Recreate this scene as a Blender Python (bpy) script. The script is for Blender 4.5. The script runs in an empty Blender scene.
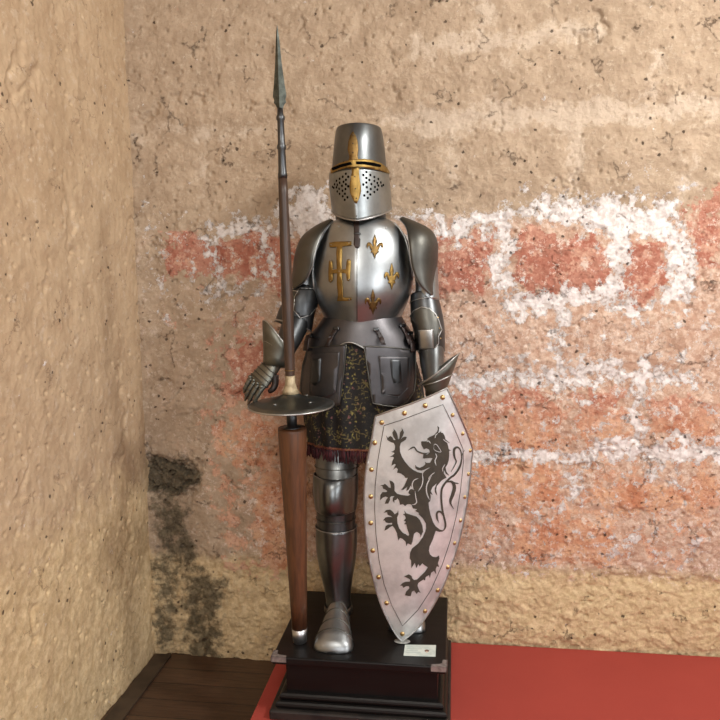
import bpy, bmesh, math, random
import numpy as np
from mathutils import Vector, Matrix, geometry
from mathutils.bvhtree import BVHTree
random.seed(7)
PI = math.pi
COL = bpy.context.scene.collection

# ------------------------------------------------------------------ camera
S = 0.92
YAW, PIT, ROL = math.radians(7.505), math.radians(6.608), math.radians(-0.607)
CAM = Vector((0.0, -3.20937 * S, 1.69 * S))
_f = Vector((-math.sin(YAW) * math.cos(PIT), math.cos(YAW) * math.cos(PIT), -math.sin(PIT)))
_r = _f.cross(Vector((0, 0, 1))).normalized(); _u = _r.cross(_f)
RR = _r * math.cos(ROL) + _u * math.sin(ROL)
UU = -_r * math.sin(ROL) + _u * math.cos(ROL)
def ray(px, py): return (_f * 720 + RR * (px - 360) + UU * (360 - py))
def P(px, py, Y):
    d = ray(px, py); return CAM + d * ((Y - CAM.y) / d.y)
def PZ(px, py, Z):
    d = ray(px, py); return CAM + d * ((Z - CAM.z) / d.z)
def PX(px, py, X):
    d = ray(px, py); return CAM + d * ((X - CAM.x) / d.x)
def proj(p):
    v = Vector(p) - CAM; k = v.dot(_f)
    return 360 + 720 * v.dot(RR) / k, 360 - 720 * v.dot(UU) / k, k
def pm(p): return proj(p)[2] / 720.0      # metres per picture element at that place
cd = bpy.data.cameras.new('camera'); cam = bpy.data.objects.new('camera', cd); COL.objects.link(cam)
cd.sensor_width = 36; cd.lens = 36; cd.clip_start = 0.05
cam.matrix_world = Matrix(((RR.x, UU.x, -_f.x, CAM.x), (RR.y, UU.y, -_f.y, CAM.y), (RR.z, UU.z, -_f.z, CAM.z), (0, 0, 0, 1)))
bpy.context.scene.camera = cam

# ------------------------------------------------------------------ materials
def lin(c): return tuple(((v / 255) / 12.92 if v / 255 <= .04045 else ((v / 255 + .055) / 1.055) ** 2.4) for v in c) + (1,)
class NT:
    def __init__(s, name):
        s.m = bpy.data.materials.new(name); s.m.use_nodes = True
        s.t = s.m.node_tree; s.n = s.t.nodes; s.b = s.n['Principled BSDF']
    def node(s, ty, **k):
        n = s.n.new(ty)
        for a, v in k.items():
            if a.startswith('i_'): n.inputs[a[2:].replace('_', ' ')].default_value = v
            else: setattr(n, a, v)
        return n
    def link(s, a, b): s.t.links.new(a, b)
    def noise(s, scale, detail=4, rough=.55, vec=None, dist=0, w=None):
        n = s.node('ShaderNodeTexNoise'); n.inputs['Scale'].default_value = scale; n.inputs['Detail'].default_value = detail
        n.inputs['Roughness'].default_value = rough; n.inputs['Distortion'].default_value = dist
        s.link(vec if vec is not None else s.co(), n.inputs['Vector']); return n.outputs['Fac']
    def co(s):
        if not hasattr(s, '_co'): s._co = s.node('ShaderNodeTexCoord').outputs['Object']
        return s._co
    def mapped(s, sc, rot=(0, 0, 0), loc=(0, 0, 0)):
        m = s.node('ShaderNodeMapping'); m.inputs['Scale'].default_value = sc; m.inputs['Rotation'].default_value = rot; m.inputs['Location'].default_value = loc
        s.link(s.co(), m.inputs['Vector']); return m.outputs['Vector']
    def math(s, op, a, b=None, c=None, clamp=False):
        n = s.node('ShaderNodeMath', operation=op, use_clamp=clamp)
        for i, v in enumerate((a, b, c)):
            if v is None: continue
            if isinstance(v, (int, float)): n.inputs[i].default_value = v
            else: s.link(v, n.inputs[i])
        return n.outputs[0]
    def step(s, v, lo, hi):
        n = s.node('ShaderNodeMapRange', interpolation_type='SMOOTHSTEP')
        s.link(v, n.inputs[0]); n.inputs[1].default_value = lo; n.inputs[2].default_value = hi; return n.outputs[0]
    def mix(s, fac, a, b, mode='MIX'):
        n = s.node('ShaderNodeMix', data_type='RGBA', blend_type=mode)
        for i, v in ((0, fac), (6, a), (7, b)):
            if isinstance(v, (int, float, tuple)): n.inputs[i].default_value = v
            else: s.link(v, n.inputs[i])
        return n.outputs[2]
    def bump(s, h, strength=.3, dist=.01, prev=None):
        n = s.node('ShaderNodeBump'); n.inputs['Strength'].default_value = strength; n.inputs['Distance'].default_value = dist
        s.link(h, n.inputs['Height'])
        if prev is not None: s.link(prev, n.inputs['Normal'])
        return n.outputs['Normal']

def steel(name, c=(150, 148, 143), rough=.3, var=.14, dents=.12, dark=.7, scale=9):
    t = NT(name); n = t.noise(scale, 5, .6); f = t.noise(90, 3, .6)
    t.link(t.mix(t.step(n, .35, .7), lin(c), tuple(v * dark for v in lin(c)[:3]) + (1,)), t.b.inputs['Base Color'])
    r = t.math('MULTIPLY_ADD', n, var * 2, rough - var); t.link(t.math('MULTIPLY_ADD', f, .08, r), t.b.inputs['Roughness'])
    t.b.inputs['Metallic'].default_value = 1
    t.link(t.bump(t.noise(22, 2, .5), dents, .004), t.b.inputs['Normal'])
    return t.m
def plain(name, c, rough=.6, metal=0, c2=None, scale=30, bump=0, bscale=80):
    t = NT(name)
    if c2: t.link(t.mix(t.step(t.noise(scale, 4), .35, .65), lin(c), lin(c2)), t.b.inputs['Base Color'])
    else: t.b.inputs['Base Color'].default_value = lin(c)
    t.b.inputs['Roughness'].default_value = rough; t.b.inputs['Metallic'].default_value = metal
    if bump: t.link(t.bump(t.noise(bscale, 4), bump, .003), t.b.inputs['Normal'])
    return t.m
M = {}
M['steel'] = steel('polished_steel', (164, 168, 170), .34, .07, .07, .74)
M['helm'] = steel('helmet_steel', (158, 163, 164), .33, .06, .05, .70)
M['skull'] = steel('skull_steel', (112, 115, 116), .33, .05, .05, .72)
M['dull'] = steel('aged_steel', (100, 99, 94), .42, .05, .06, .72)
M['dark'] = steel('dark_steel', (92, 94, 96), .36, .05, .06, .68)
M['gaunt'] = steel('gauntlet_steel', (124, 124, 116), .42, .06, .12, .62)
M['rim'] = steel('rim_steel', (182, 182, 180), .36, .05, .02, .85)
M['leg'] = steel('leg_steel', (118, 121, 122), .31, .04, .03, .68)
M['tasset'] = steel('tasset_steel', (96, 94, 96), .42, .06, .06, .75)
M['shield'] = steel('shield_steel', (232, 235, 236), .46, .06, .03, .66, 9); M['shield'].node_tree.nodes['Principled BSDF'].inputs['Metallic'].default_value = .62
M['brass'] = steel('brass_gilt', (158, 130, 76), .46, .08, .1, .72, 40)
M['copper'] = steel('worn_copper', (132, 106, 66), .46, .08, .1, .7, 40)
M['rivet'] = steel('rivet_brass', (196, 168, 118), .28, .05, .02, .8)
M['black'] = plain('black_void', (5, 5, 5), .9); M['black'].node_tree.nodes['Principled BSDF'].inputs['Specular IOR Level'].default_value = .05
M['leather'] = plain('dark_leather', (44, 27, 22), .5, 0, (28, 18, 15), 40, .2)
M['lion'] = plain('lion_etching', (58, 54, 47), .6, .1, (66, 61, 52), 40)
M['blackwood'] = NT('black_lacquered_wood').m
def _bw():
    t = NT('black_lacquered_wood')
    n = t.noise(5, 6, .6, t.mapped((1, 6, 6)))
    t.link(t.mix(n, lin((10, 9, 9)), lin((21, 18, 17))), t.b.inputs['Base Color'])
    sp = t.noise(160, 2, .5); w = t.step(sp, .74, .78)
    t.link(t.math('MULTIPLY_ADD', n, .25, .28), t.b.inputs['Roughness']); t.b.inputs['Specular IOR Level'].default_value = .28
    t.link(t.bump(t.noise(50, 3, .5, t.mapped((1, 8, 8))), .15, .002), t.b.inputs['Normal'])
    return t.m
M['blackwood'] = _bw()
def _wood(name, a, b, rough=.4, stretch=(14, 14, 1.2)):
    t = NT(name); v = t.mapped(stretch)
    n = t.noise(6, 6, .65, v, .6); n2 = t.noise(2.2, 3, .5, t.mapped((1, 1, 1)))
    k = t.math('ADD', t.math('MULTIPLY', n, .65), t.math('MULTIPLY', n2, .35))
    t.link(t.mix(t.step(k, .35, .68), lin(a), lin(b)), t.b.inputs['Base Color'])
    t.b.inputs['Roughness'].default_value = rough
    t.link(t.bump(n, .15, .002), t.b.inputs['Normal']); return t.m
M['cone'] = _wood('stained_wood', (96, 60, 36), (58, 36, 23), .42)
M['shaft'] = _wood('dark_shaft_wood', (74, 53, 40), (44, 31, 24), .42)
def _brocade():
    t = NT('black_gold_brocade')
    co = t.node('ShaderNodeTexCoord').outputs['Object']
    w = t.node('ShaderNodeTexNoise'); w.inputs['Scale'].default_value = 26; t.link(co, w.inputs['Vector'])
    v = t.node('ShaderNodeVectorMath', operation='MULTIPLY_ADD'); t.link(w.outputs['Color'], v.inputs[0]); v.inputs[1].default_value = (.022,) * 3; t.link(co, v.inputs[2])
    def vor(s, f='F1', feat='DISTANCE'):
        n = t.node('ShaderNodeTexVoronoi', feature=f); n.inputs['Scale'].default_value = s; t.link(v.outputs[0], n.inputs['Vector']); return n
    e = vor(52, 'DISTANCE_TO_EDGE'); line = t.math('SUBTRACT', 1, t.step(e.outputs['Distance'], .04, .13))
    c = vor(60); cen = t.math('SUBTRACT', 1, t.step(c.outputs['Distance'], .2, .34))
    gate = t.math('MULTIPLY', t.step(t.noise(22, 3), .47, .54), t.step(t.noise(150, 2), .40, .56))
    base = lin((11, 9, 11))
    col = t.mix(t.math('MULTIPLY', line, gate), base, lin((104, 92, 52)))
    cc = t.mix(t.step(t.noise(45, 1), .45, .6), lin((134, 126, 66)), lin((116, 74, 74)))
    col = t.mix(t.math('MULTIPLY', cen, t.math('MULTIPLY', t.step(t.noise(15, 2), .45, .52), t.step(t.noise(130, 2), .38, .5))), col, cc)
    th = t.noise(500, 2); col = t.mix(t.step(th, .55, .7), col, lin((40, 32, 26)))
    t.link(col, t.b.inputs['Base Color']); t.b.inputs['Roughness'].default_value = .75
    t.link(t.bump(th, .4, .002), t.b.inputs['Normal']); return t.m
M['brocade'] = _brocade()
M['fringe'] = plain('maroon_fringe', (78, 24, 32), .8, 0, (44, 16, 22), 60)
M['goldbraid'] = plain('gold_braid', (120, 76, 44), .6, .2, (88, 36, 36), 120)
M['padding'] = plain('printed_padding', (120, 98, 90), .85, 0, (70, 50, 52), 55)

# ------------------------------------------------------------------ mesh helpers
def link(name, bm, mat, parent=None, smooth=True, solid=0, bev=0, sub=0, off=1):
    me = bpy.data.meshes.new(name); bm.normal_update(); bm.to_mesh(me); bm.free()
    for p in me.polygons: p.use_smooth = smooth
    me.materials.append(mat)
    o = bpy.data.objects.new(name, me); COL.objects.link(o)
    if parent: o.parent = parent
    if solid: md = o.modifiers.new('s', 'SOLIDIFY'); md.thickness = solid; md.offset = off
    if bev:
        md = o.modifiers.new('b', 'BEVEL'); md.width = bev; md.segments = 2; md.limit_method = 'ANGLE'
    if sub: md = o.modifiers.new('u', 'SUBSURF'); md.levels = sub; md.render_levels = sub
    return o
def empty(name, loc=(0, 0, 0)):
    o = bpy.data.objects.new(name, None); COL.objects.link(o); o.location = loc; o.empty_display_size = .1
    bpy.context.view_layer.update(); return o
def adopt(root):     # children were built in world places: keep them there under the moved root
    for ch in root.children: ch.matrix_parent_inverse = Matrix.Translation(-root.location)
def tag(o, label=None, cat=None, group=None, kind=None):
    if label: o['label'] = label
    if cat: o['category'] = cat
    if group: o['group'] = group
    if kind: o['kind'] = kind
    return o
def loft(rings, bm=None, closed=True, cap0=False, cap1=False):
    bm = bm or bmesh.new(); vs = [[bm.verts.new(p) for p in r] for r in rings]
    n = len(rings[0])
    for a, b in zip(vs, vs[1:]):
        for i in range(n if closed else n - 1):
            j = (i + 1) % n; bm.faces.new((a[i], a[j], b[j], b[i]))
    if cap0: bm.faces.new(list(reversed(vs[0])))
    if cap1: bm.faces.new(vs[-1])
    bmesh.ops.recalc_face_normals(bm, faces=bm.faces[:])
    return bm
def ell(c, rx, ry, n=48, ax=Vector((1, 0, 0)), ay=Vector((0, 1, 0)), ridge=0, power=2, a0=0, a1=2 * PI, front=None):
    """ring of points; angle 0 = +ax, 90deg = +ay; ridge pushes the -ay side to a crease"""
    out = []; full = abs(a1 - a0 - 2 * PI) < 1e-6; m = n if full else n - 1
    for i in range(n):
        a = a0 + (a1 - a0) * i / m
        ca, sa = math.cos(a), math.sin(a)
        x = math.copysign(abs(ca) ** (2 / power), ca) * rx; y = math.copysign(abs(sa) ** (2 / power), sa) * (ry if sa > 0 or front is None else front)
        if ridge and sa < 0: y -= ridge * max(0, 1 - abs(ca) / .62) ** 1.0
        out.append(c + ax * x + ay * y)
    return out
def spline(pts, k=6):
    """Catmull-Rom resample of tuples"""
    pts = [tuple(p) for p in pts]; out = []
    for i in range(len(pts) - 1):
        p0 = pts[max(0, i - 1)]; p1 = pts[i]; p2 = pts[i + 1]; p3 = pts[min(len(pts) - 1, i + 2)]
        for j in range(k):
            t = j / k; out.append(tuple(.5 * (2 * b + (c - a) * t + (2 * a - 5 * b + 4 * c - d) * t * t + (-a + 3 * b - 3 * c + d) * t ** 3) for a, b, c, d in zip(p0, p1, p2, p3)))
    out.append(pts[-1]); return out
def rowrings(rows, n=64, k=5, ridge=None, power=2, **kw):
    """rows: (py, xl, xr, Ycentre, depth radius[, ridge])"""
    R = []
    for r in spline(rows, k):
        py, xl, xr, Y, ry = r[:5]; a, b = P(xl, py, Y), P(xr, py, Y)
        c = (a + b) / 2; c.z = (a.z + b.z) / 2
        R.append(ell(c, (b - a).length / 2, ry, n, ridge=(r[5] if len(r) > 5 else 0), power=power, **kw))
    return R
def frames(path):
    out = []
    for i in range(len(path)):
        d = (path[min(i + 1, len(path) - 1)] - path[max(i - 1, 0)]).normalized()
        x = d.cross(Vector((0, 1, 0)));
        if x.length < .1: x = d.cross(Vector((1, 0, 0)))
        x.normalize()
        if x.x < 0: x = -x
        out.append((x, d.cross(x).normalized() * (1 if d.cross(x).y > 0 else -1)))
    return out
def limb(pts, n=32, k=4, bm=None, cap=True, power=2):
    """pts: (Vector, rx, ry)"""
    q = spline([(p.x, p.y, p.z, a, b) for p, a, b in pts], k)
    path = [Vector(v[:3]) for v in q]; fr = frames(path)
    return loft([ell(c, v[3], v[4], n, ax=f[0], ay=f[1], power=power) for c, v, f in zip(path, q, fr)], bm, True, cap, cap)
def tube(pts, r, n=8, closed=False, bm=None, taper=None):
    bm = bm or bmesh.new(); pts = [Vector(p) for p in pts]; m = len(pts); rings = []
    up = None
    for i in range(m):
        a = pts[(i - 1) % m] if closed or i > 0 else pts[0]; b = pts[(i + 1) % m] if closed or i < m - 1 else pts[-1]
        d = (b - a).normalized()
        if up is None: up = d.orthogonal().normalized()
        up = (up - d * up.dot(d)).normalized(); s = d.cross(up)
        rr = r if taper is None else max(1e-4, r * taper(i / (m - 1)))
        rings.append([bm.verts.new(pts[i] + up * math.cos(2 * PI * j / n) * rr + s * math.sin(2 * PI * j / n) * rr) for j in range(n)])
    for i in range(m if closed else m - 1):
        a, b = rings[i], rings[(i + 1) % m]
        for j in range(n): bm.faces.new((a[j], a[(j + 1) % n], b[(j + 1) % n], b[j]))
    if not closed: bm.faces.new(list(reversed(rings[0]))); bm.faces.new(rings[-1])
    return bm
def box(bm, lo, hi):
    r = bmesh.ops.create_cube(bm, size=1); c = (Vector(lo) + Vector(hi)) / 2; d = Vector(hi) - Vector(lo)
    for v in r['verts']: v.co = Vector((v.co.x * d.x, v.co.y * d.y, v.co.z * d.z)) + c
    return bm
def ball(bm, c, r, seg=12, sq=None):
    q = bmesh.ops.create_uvsphere(bm, u_segments=seg, v_segments=max(6, seg // 2), radius=r)
    for v in q['verts']:
        if sq: v.co = Vector((v.co.x * sq[0], v.co.y * sq[1], v.co.z * sq[2]))
        v.co += Vector(c)
    return bm
def bvh(rings, closed=True):
    bm = loft(rings, None, closed); t = BVHTree.FromBMesh(bm); bm.free(); return t
def obvh(o):
    bm = bmesh.new(); bm.from_mesh(o.data); t = BVHTree.FromBMesh(bm); bm.free(); return t
def cutpoly(outline, stp):
    bm = bmesh.new(); f = bm.faces.new([bm.verts.new((x, y, 0)) for x, y in outline]); f.normal_update()
    bmesh.ops.triangulate(bm, faces=bm.faces[:])
    bmesh.ops.dissolve_faces  # keep triangles: they follow concave outlines
    xs = [p[0] for p in outline]; ys = [p[1] for p in outline]
    for ax, lo, hi in ((0, min(xs), max(xs)), (1, min(ys), max(ys))):
        v = lo + stp * .5
        while v < hi:
            bmesh.ops.bisect_plane(bm, geom=bm.verts[:] + bm.edges[:] + bm.faces[:], plane_co=(v, 0, 0) if ax == 0 else (0, v, 0), plane_no=(1, 0, 0) if ax == 0 else (0, 1, 0)); v += stp
    return bm
def onto(tree, px, py, off=0.0, hint=None):
    d = ray(px, py).normalized(); h = tree.ray_cast(CAM, d)
    if h[0] is None:
        p = P(px, py, hint if hint is not None else -.4); q = tree.find_nearest(p)
        return q[0] - d * off
    n = h[1] if h[1].dot(d) < 0 else -h[1]
    return h[0] + n * off
def patch(name, outline, tree, mat, parent, off=.001, thick=.002, stp=4, smooth=True, bev=0, mapper=None):
    bm = cutpoly(outline, stp)
    for v in bm.verts: v.co = mapper(v.co.x, v.co.y, off) if mapper else onto(tree, v.co.x, v.co.y, off)
    bm.normal_update(); bmesh.ops.recalc_face_normals(bm, faces=bm.faces[:])
    s = sum((f.normal.dot((CAM - f.calc_center_median())) * f.calc_area() for f in bm.faces))
    if s < 0: bmesh.ops.reverse_faces(bm, faces=bm.faces[:])
    return link(name, bm, mat, parent, smooth, solid=thick, off=1, bev=bev)
def rimline(name, line, tree, mat, parent, r=.002, off=.001, closed=False, mapper=None, taper=None):
    pts = [mapper(x, y, off) if mapper else onto(tree, x, y, off) for x, y in line]
    return link(name, tube(pts, r, 8, closed, taper=taper), mat, parent)
def dense(line, k=5, closed=False):
    if closed: line = list(line) + [line[0]]
    out = []
    for a, b in zip(line, line[1:]):
        for j in range(k): out.append((a[0] + (b[0] - a[0]) * j / k, a[1] + (b[1] - a[1]) * j / k))
    if not closed: out.append(line[-1])
    return out

# ------------------------------------------------------------------ noise in numpy
def _hash(ix, iy, seed):
    h = (ix.astype(np.int64) * 374761393 + iy.astype(np.int64) * 668265263 + seed * 1442695041) & 0xffffffff
    h = ((h ^ (h >> 13)) * 1274126177) & 0xffffffff; h = (h ^ (h >> 16)) & 0xffffffff
    return h / 4294967295.0
def vnoise(x, y, seed):
    ix, iy = np.floor(x), np.floor(y); fx, fy = x - ix, y - iy
    fx = fx * fx * (3 - 2 * fx); fy = fy * fy * (3 - 2 * fy)
    a, b, c, d = _hash(ix, iy, seed), _hash(ix + 1, iy, seed), _hash(ix, iy + 1, seed), _hash(ix + 1, iy + 1, seed)
    return (a * (1 - fx) + b * fx) * (1 - fy) + (c * (1 - fx) + d * fx) * fy
def fbm(x, y, f, seed, oct=5, g=.5):
    s = 0; a = 1; t = 0
    for i in range(oct):
        s = s + a * vnoise(x * f + 17.3 * i, y * f - 9.1 * i, seed + i); t += a; a *= g; f *= 2.03
    return s / t
def ridged(x, y, f, seed, oct=4):
    s = 0; a = 1; t = 0
    for i in range(oct):
        s = s + a * (1 - np.abs(2 * vnoise(x * f + 5.7 * i, y * f + 3.1 * i, seed + i) - 1)); t += a; a *= .5; f *= 2.1
    return s / t
def worley(x, y, f, seed):
    x = x * f; y = y * f; ix, iy = np.floor(x), np.floor(y); best = np.full(x.shape, 9.0); idv = np.zeros(x.shape)
    for dx in (-1, 0, 1):
        for dy in (-1, 0, 1):
            cx, cy = ix + dx, iy + dy; qx = cx + _hash(cx, cy, seed); qy = cy + _hash(cx, cy, seed + 1)
            d = np.hypot(x - qx, y - qy); k = d < best; best = np.where(k, d, best); idv = np.where(k, _hash(cx, cy, seed + 2), idv)
    return best, idv
def sm(v, a, b):
    t = np.clip((v - a) / (b - a), 0, 1); return t * t * (3 - 2 * t)

def rects(X, Z, feats, soft, wx, wz, conv):
    m = np.zeros(X.shape)
    for f in feats:
        x0, y0, x1, y1 = f[:4]; w = f[4] if len(f) > 4 else 1
        a, b = conv(x0, (y0 + y1) / 2), conv(x1, (y0 + y1) / 2); c, d = conv((x0 + x1) / 2, y0), conv((x0 + x1) / 2, y1)
        xa, xb = sorted((a[0], b[0])); za, zb = sorted((c[1], d[1])); r = min(xb - xa, zb - za) * .3
        dx = np.abs(X + wx - (xa + xb) / 2) - (xb - xa) / 2 + r; dz = np.abs(Z + wz - (za + zb) / 2) - (zb - za) / 2 + r
        sd = np.hypot(np.maximum(dx, 0), np.maximum(dz, 0)) + np.minimum(np.maximum(dx, dz), 0) - r
        m = np.maximum(m, w * np.clip(.5 - sd / soft, 0, 1))
    return m
def strips(X, Z, feats, soft, wx, wz, conv):
    m = np.zeros(X.shape)
    for f in feats:
        x0, y0, x1, y1, w = f[:5]; g = f[5] if len(f) > 5 else 1
        a, b = conv(x0, y0), conv(x1, y1); hw = w * .0041 * .5
        ex, ez = b[0] - a[0], b[1] - a[1]; L = ex * ex + ez * ez
        t = np.clip(((X + wx - a[0]) * ex + (Z + wz - a[1]) * ez) / L, 0, 1)
        d = np.hypot(X + wx - a[0] - t * ex, Z + wz - a[1] - t * ez) - hw
        m = np.maximum(m, g * np.clip(.5 - d / soft, 0, 1))
    return m

def gridmesh(name, us, vs, fn, mat, attrs, parent=None):
    U, V = np.meshgrid(us, vs); pts = fn(U, V); nu, nv = len(us), len(vs)
    me = bpy.data.meshes.new(name); N = nu * nv
    idx = np.arange(N).reshape(nv, nu)
    q = np.stack([idx[:-1, :-1], idx[:-1, 1:], idx[1:, 1:], idx[1:, :-1]], -1).reshape(-1, 4)
    me.vertices.add(N); me.vertices.foreach_set('co', pts.reshape(-1).astype(np.float32))
    me.loops.add(q.size); me.loops.foreach_set('vertex_index', q.reshape(-1).astype(np.int32))
    me.polygons.add(len(q)); me.polygons.foreach_set('loop_start', (np.arange(len(q)) * 4).astype(np.int32)); me.polygons.foreach_set('loop_total', np.full(len(q), 4, np.int32))
    me.polygons.foreach_set('use_smooth', np.ones(len(q), bool)); me.update(); me.validate()
    for an, arr in attrs.items():
        a = me.attributes.new(an, 'FLOAT_COLOR', 'POINT'); rgba = np.ones((N, 4), np.float32); rgba[:, :3] = arr.reshape(-1, 3)
        a.data.foreach_set('color', rgba.reshape(-1))
    me.materials.append(mat); o = bpy.data.objects.new(name, me); COL.objects.link(o); o['kind'] = 'structure'
    return o

# ------------------------------------------------------------------ walls
def wallmat(name, base, base2, warm, bs=.75):
    t = NT(name)
    def att(n):
        a = t.node('ShaderNodeAttribute', attribute_name=n); s = t.node('ShaderNodeSeparateColor'); t.link(a.outputs['Color'], s.inputs[0]); return s.outputs
    A = att('paint'); B = att('ground')
    n_f = t.noise(34, 8, .72); n_m = t.noise(9, 7, .68); n_b = t.noise(2.2, 5, .6); n_x = t.noise(75, 5, .65); n_w = t.noise(15, 9, .72, t.mapped((1, 1, 1), (0, 0, 0), (5, 3, 1)))
    col = t.mix(t.step(n_m, .36, .64), lin(base), lin(base2))
    col = t.mix(t.math('MULTIPLY', t.step(n_b, .45, .7), .5), col, lin(warm))
    # pale scuffs
    col = t.mix(t.math('MULTIPLY', t.step(n_f, .52, .68), .55), col, lin((206, 188, 166)))
    # rose tinted ground / ochre ground / mortar
    col = t.mix(t.step(t.math('ADD', B[0], t.math('MULTIPLY', t.math('SUBTRACT', n_m, .5), 1.2)), .3, .85), col, t.mix(t.step(n_f, .4, .65), lin((184, 148, 126)), lin((214, 188, 168))))
    col = t.mix(t.math('MULTIPLY', t.step(t.math('ADD', B[1], t.math('MULTIPLY', t.math('SUBTRACT', n_m, .5), .8)), .3, .8), .85), col, t.mix(t.step(n_f, .35, .65), lin((192, 165, 124)), lin((224, 200, 158))))
    col = t.mix(t.math('MULTIPLY', t.step(t.math('ADD', B[2], t.math('MULTIPLY', t.math('SUBTRACT', n_w, .5), 1.7)), .40, .75), .72), col, lin((206, 188, 168)))
    # brick red wash, more orange lower down
    sep = t.node('ShaderNodeSeparateXYZ'); t.link(t.co(), sep.inputs[0]); low = t.step(sep.outputs[2], 1.15, .85)
    redc = t.mix(t.step(n_m, .38, .62), t.mix(low, lin((166, 98, 80)), lin((190, 126, 92))), t.mix(low, lin((184, 128, 108)), lin((212, 168, 134))))
    redc = t.mix(t.math('MULTIPLY', t.step(n_w, .50, .60), .75), redc, lin((214, 172, 148)))
    redc = t.mix(t.math('MULTIPLY', t.step(n_x, .53, .66), .55), redc, lin((140, 66, 50)))
    redc = t.mix(t.math('MULTIPLY', t.step(n_f, .56, .66), .5), redc, lin((226, 190, 166)))
    n_p = t.noise(30, 10, .78, t.mapped((1, 1, 1), (0, 0, 0), (2, 7, 4)))
    col = t.mix(t.math('MULTIPLY', t.step(t.math('ADD', A[0], t.math('MULTIPLY', t.math('SUBTRACT', n_w, .5), 2.6)), .40, .58), .9), col, redc)
    n_q = t.noise(26, 12, .82, t.mapped((1, 1, 1), (0, 0, 0), (9, 1, 6)))
    col = t.mix(t.math('MULTIPLY', t.step(n_q, .555, .575), t.math('MULTIPLY', t.step(B[0], .1, .5), .8)), col, lin((226, 208, 194)))
    # peeling white lime
    wv = t.math('ADD', A[1], t.math('MULTIPLY', t.math('SUBTRACT', t.math('ADD', t.math('MULTIPLY', n_w, .45), t.math('MULTIPLY', n_p, .55)), .5), 4.2))
    col = t.mix(t.math('MULTIPLY', t.step(wv, .47, .52), .95), col, t.mix(t.step(n_f, .4, .6), lin((216, 206, 200)), lin((244, 238, 235))))
    # damp grime, and the knight's shadow painted in at lower left
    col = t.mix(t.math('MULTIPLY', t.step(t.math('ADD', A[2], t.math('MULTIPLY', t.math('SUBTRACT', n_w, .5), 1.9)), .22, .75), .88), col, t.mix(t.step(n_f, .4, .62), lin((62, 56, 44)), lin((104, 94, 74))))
    # fine dark crumbs and hair cracks
    col = t.mix(t.math('MULTIPLY', t.step(n_x, .60, .70), .35), col, lin((112, 86, 66)))
    ck = t.node('ShaderNodeTexVoronoi', feature='DISTANCE_TO_EDGE'); ck.inputs['Scale'].default_value = 5.5
    wv2 = t.node('ShaderNodeTexNoise'); wv2.inputs['Scale'].default_value = 9; wv2.inputs['Detail'].default_value = 8; wv2.inputs['Roughness'].default_value = .7; t.link(t.co(), wv2.inputs['Vector'])
    va = t.node('ShaderNodeVectorMath', operation='MULTIPLY_ADD'); t.link(wv2.outputs['Color'], va.inputs[0]); va.inputs[1].default_value = (.20,) * 3; t.link(t.co(), va.inputs[2]); t.link(va.outputs[0], ck.inputs['Vector'])
    crack = t.math('MULTIPLY', t.math('SUBTRACT', 1, t.step(ck.outputs['Distance'], .004, .014)), t.step(t.noise(7, 4), .54, .60))
    col = t.mix(t.math('MULTIPLY', crack, .55), col, lin((104, 78, 58)))
    # holes
    vv = t.node('ShaderNodeTexVoronoi'); vv.inputs['Scale'].default_value = 23; t.link(t.mapped((1, 1, 1)), vv.inputs['Vector'])
    hole = t.math('MULTIPLY', t.math('SUBTRACT', 1, t.step(t.math('ADD', vv.outputs['Distance'], t.math('MULTIPLY', t.math('SUBTRACT', n_x, .5), .55)), .10, .14)), t.step(t.noise(6, 3), .48, .56))
    col = t.mix(t.math('MULTIPLY', hole, .8), col, lin((58, 42, 32)))
    t.link(col, t.b.inputs['Base Color']); t.b.inputs['Roughness'].default_value = .92
    t.b.inputs['Specular IOR Level'].default_value = .2
    h = t.math('ADD', t.math('MULTIPLY', n_f, .6), t.math('MULTIPLY', n_x, .35))
    h = t.math('SUBTRACT', h, t.math('MULTIPLY', hole, .6)); h = t.math('SUBTRACT', h, t.math('MULTIPLY', crack, .35))
    h = t.math('ADD', h, t.math('MULTIPLY', t.step(wv, .48, .62), .12))
    t.link(t.bump(h, bs, .014), t.b.inputs['Normal']); return t.m

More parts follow.
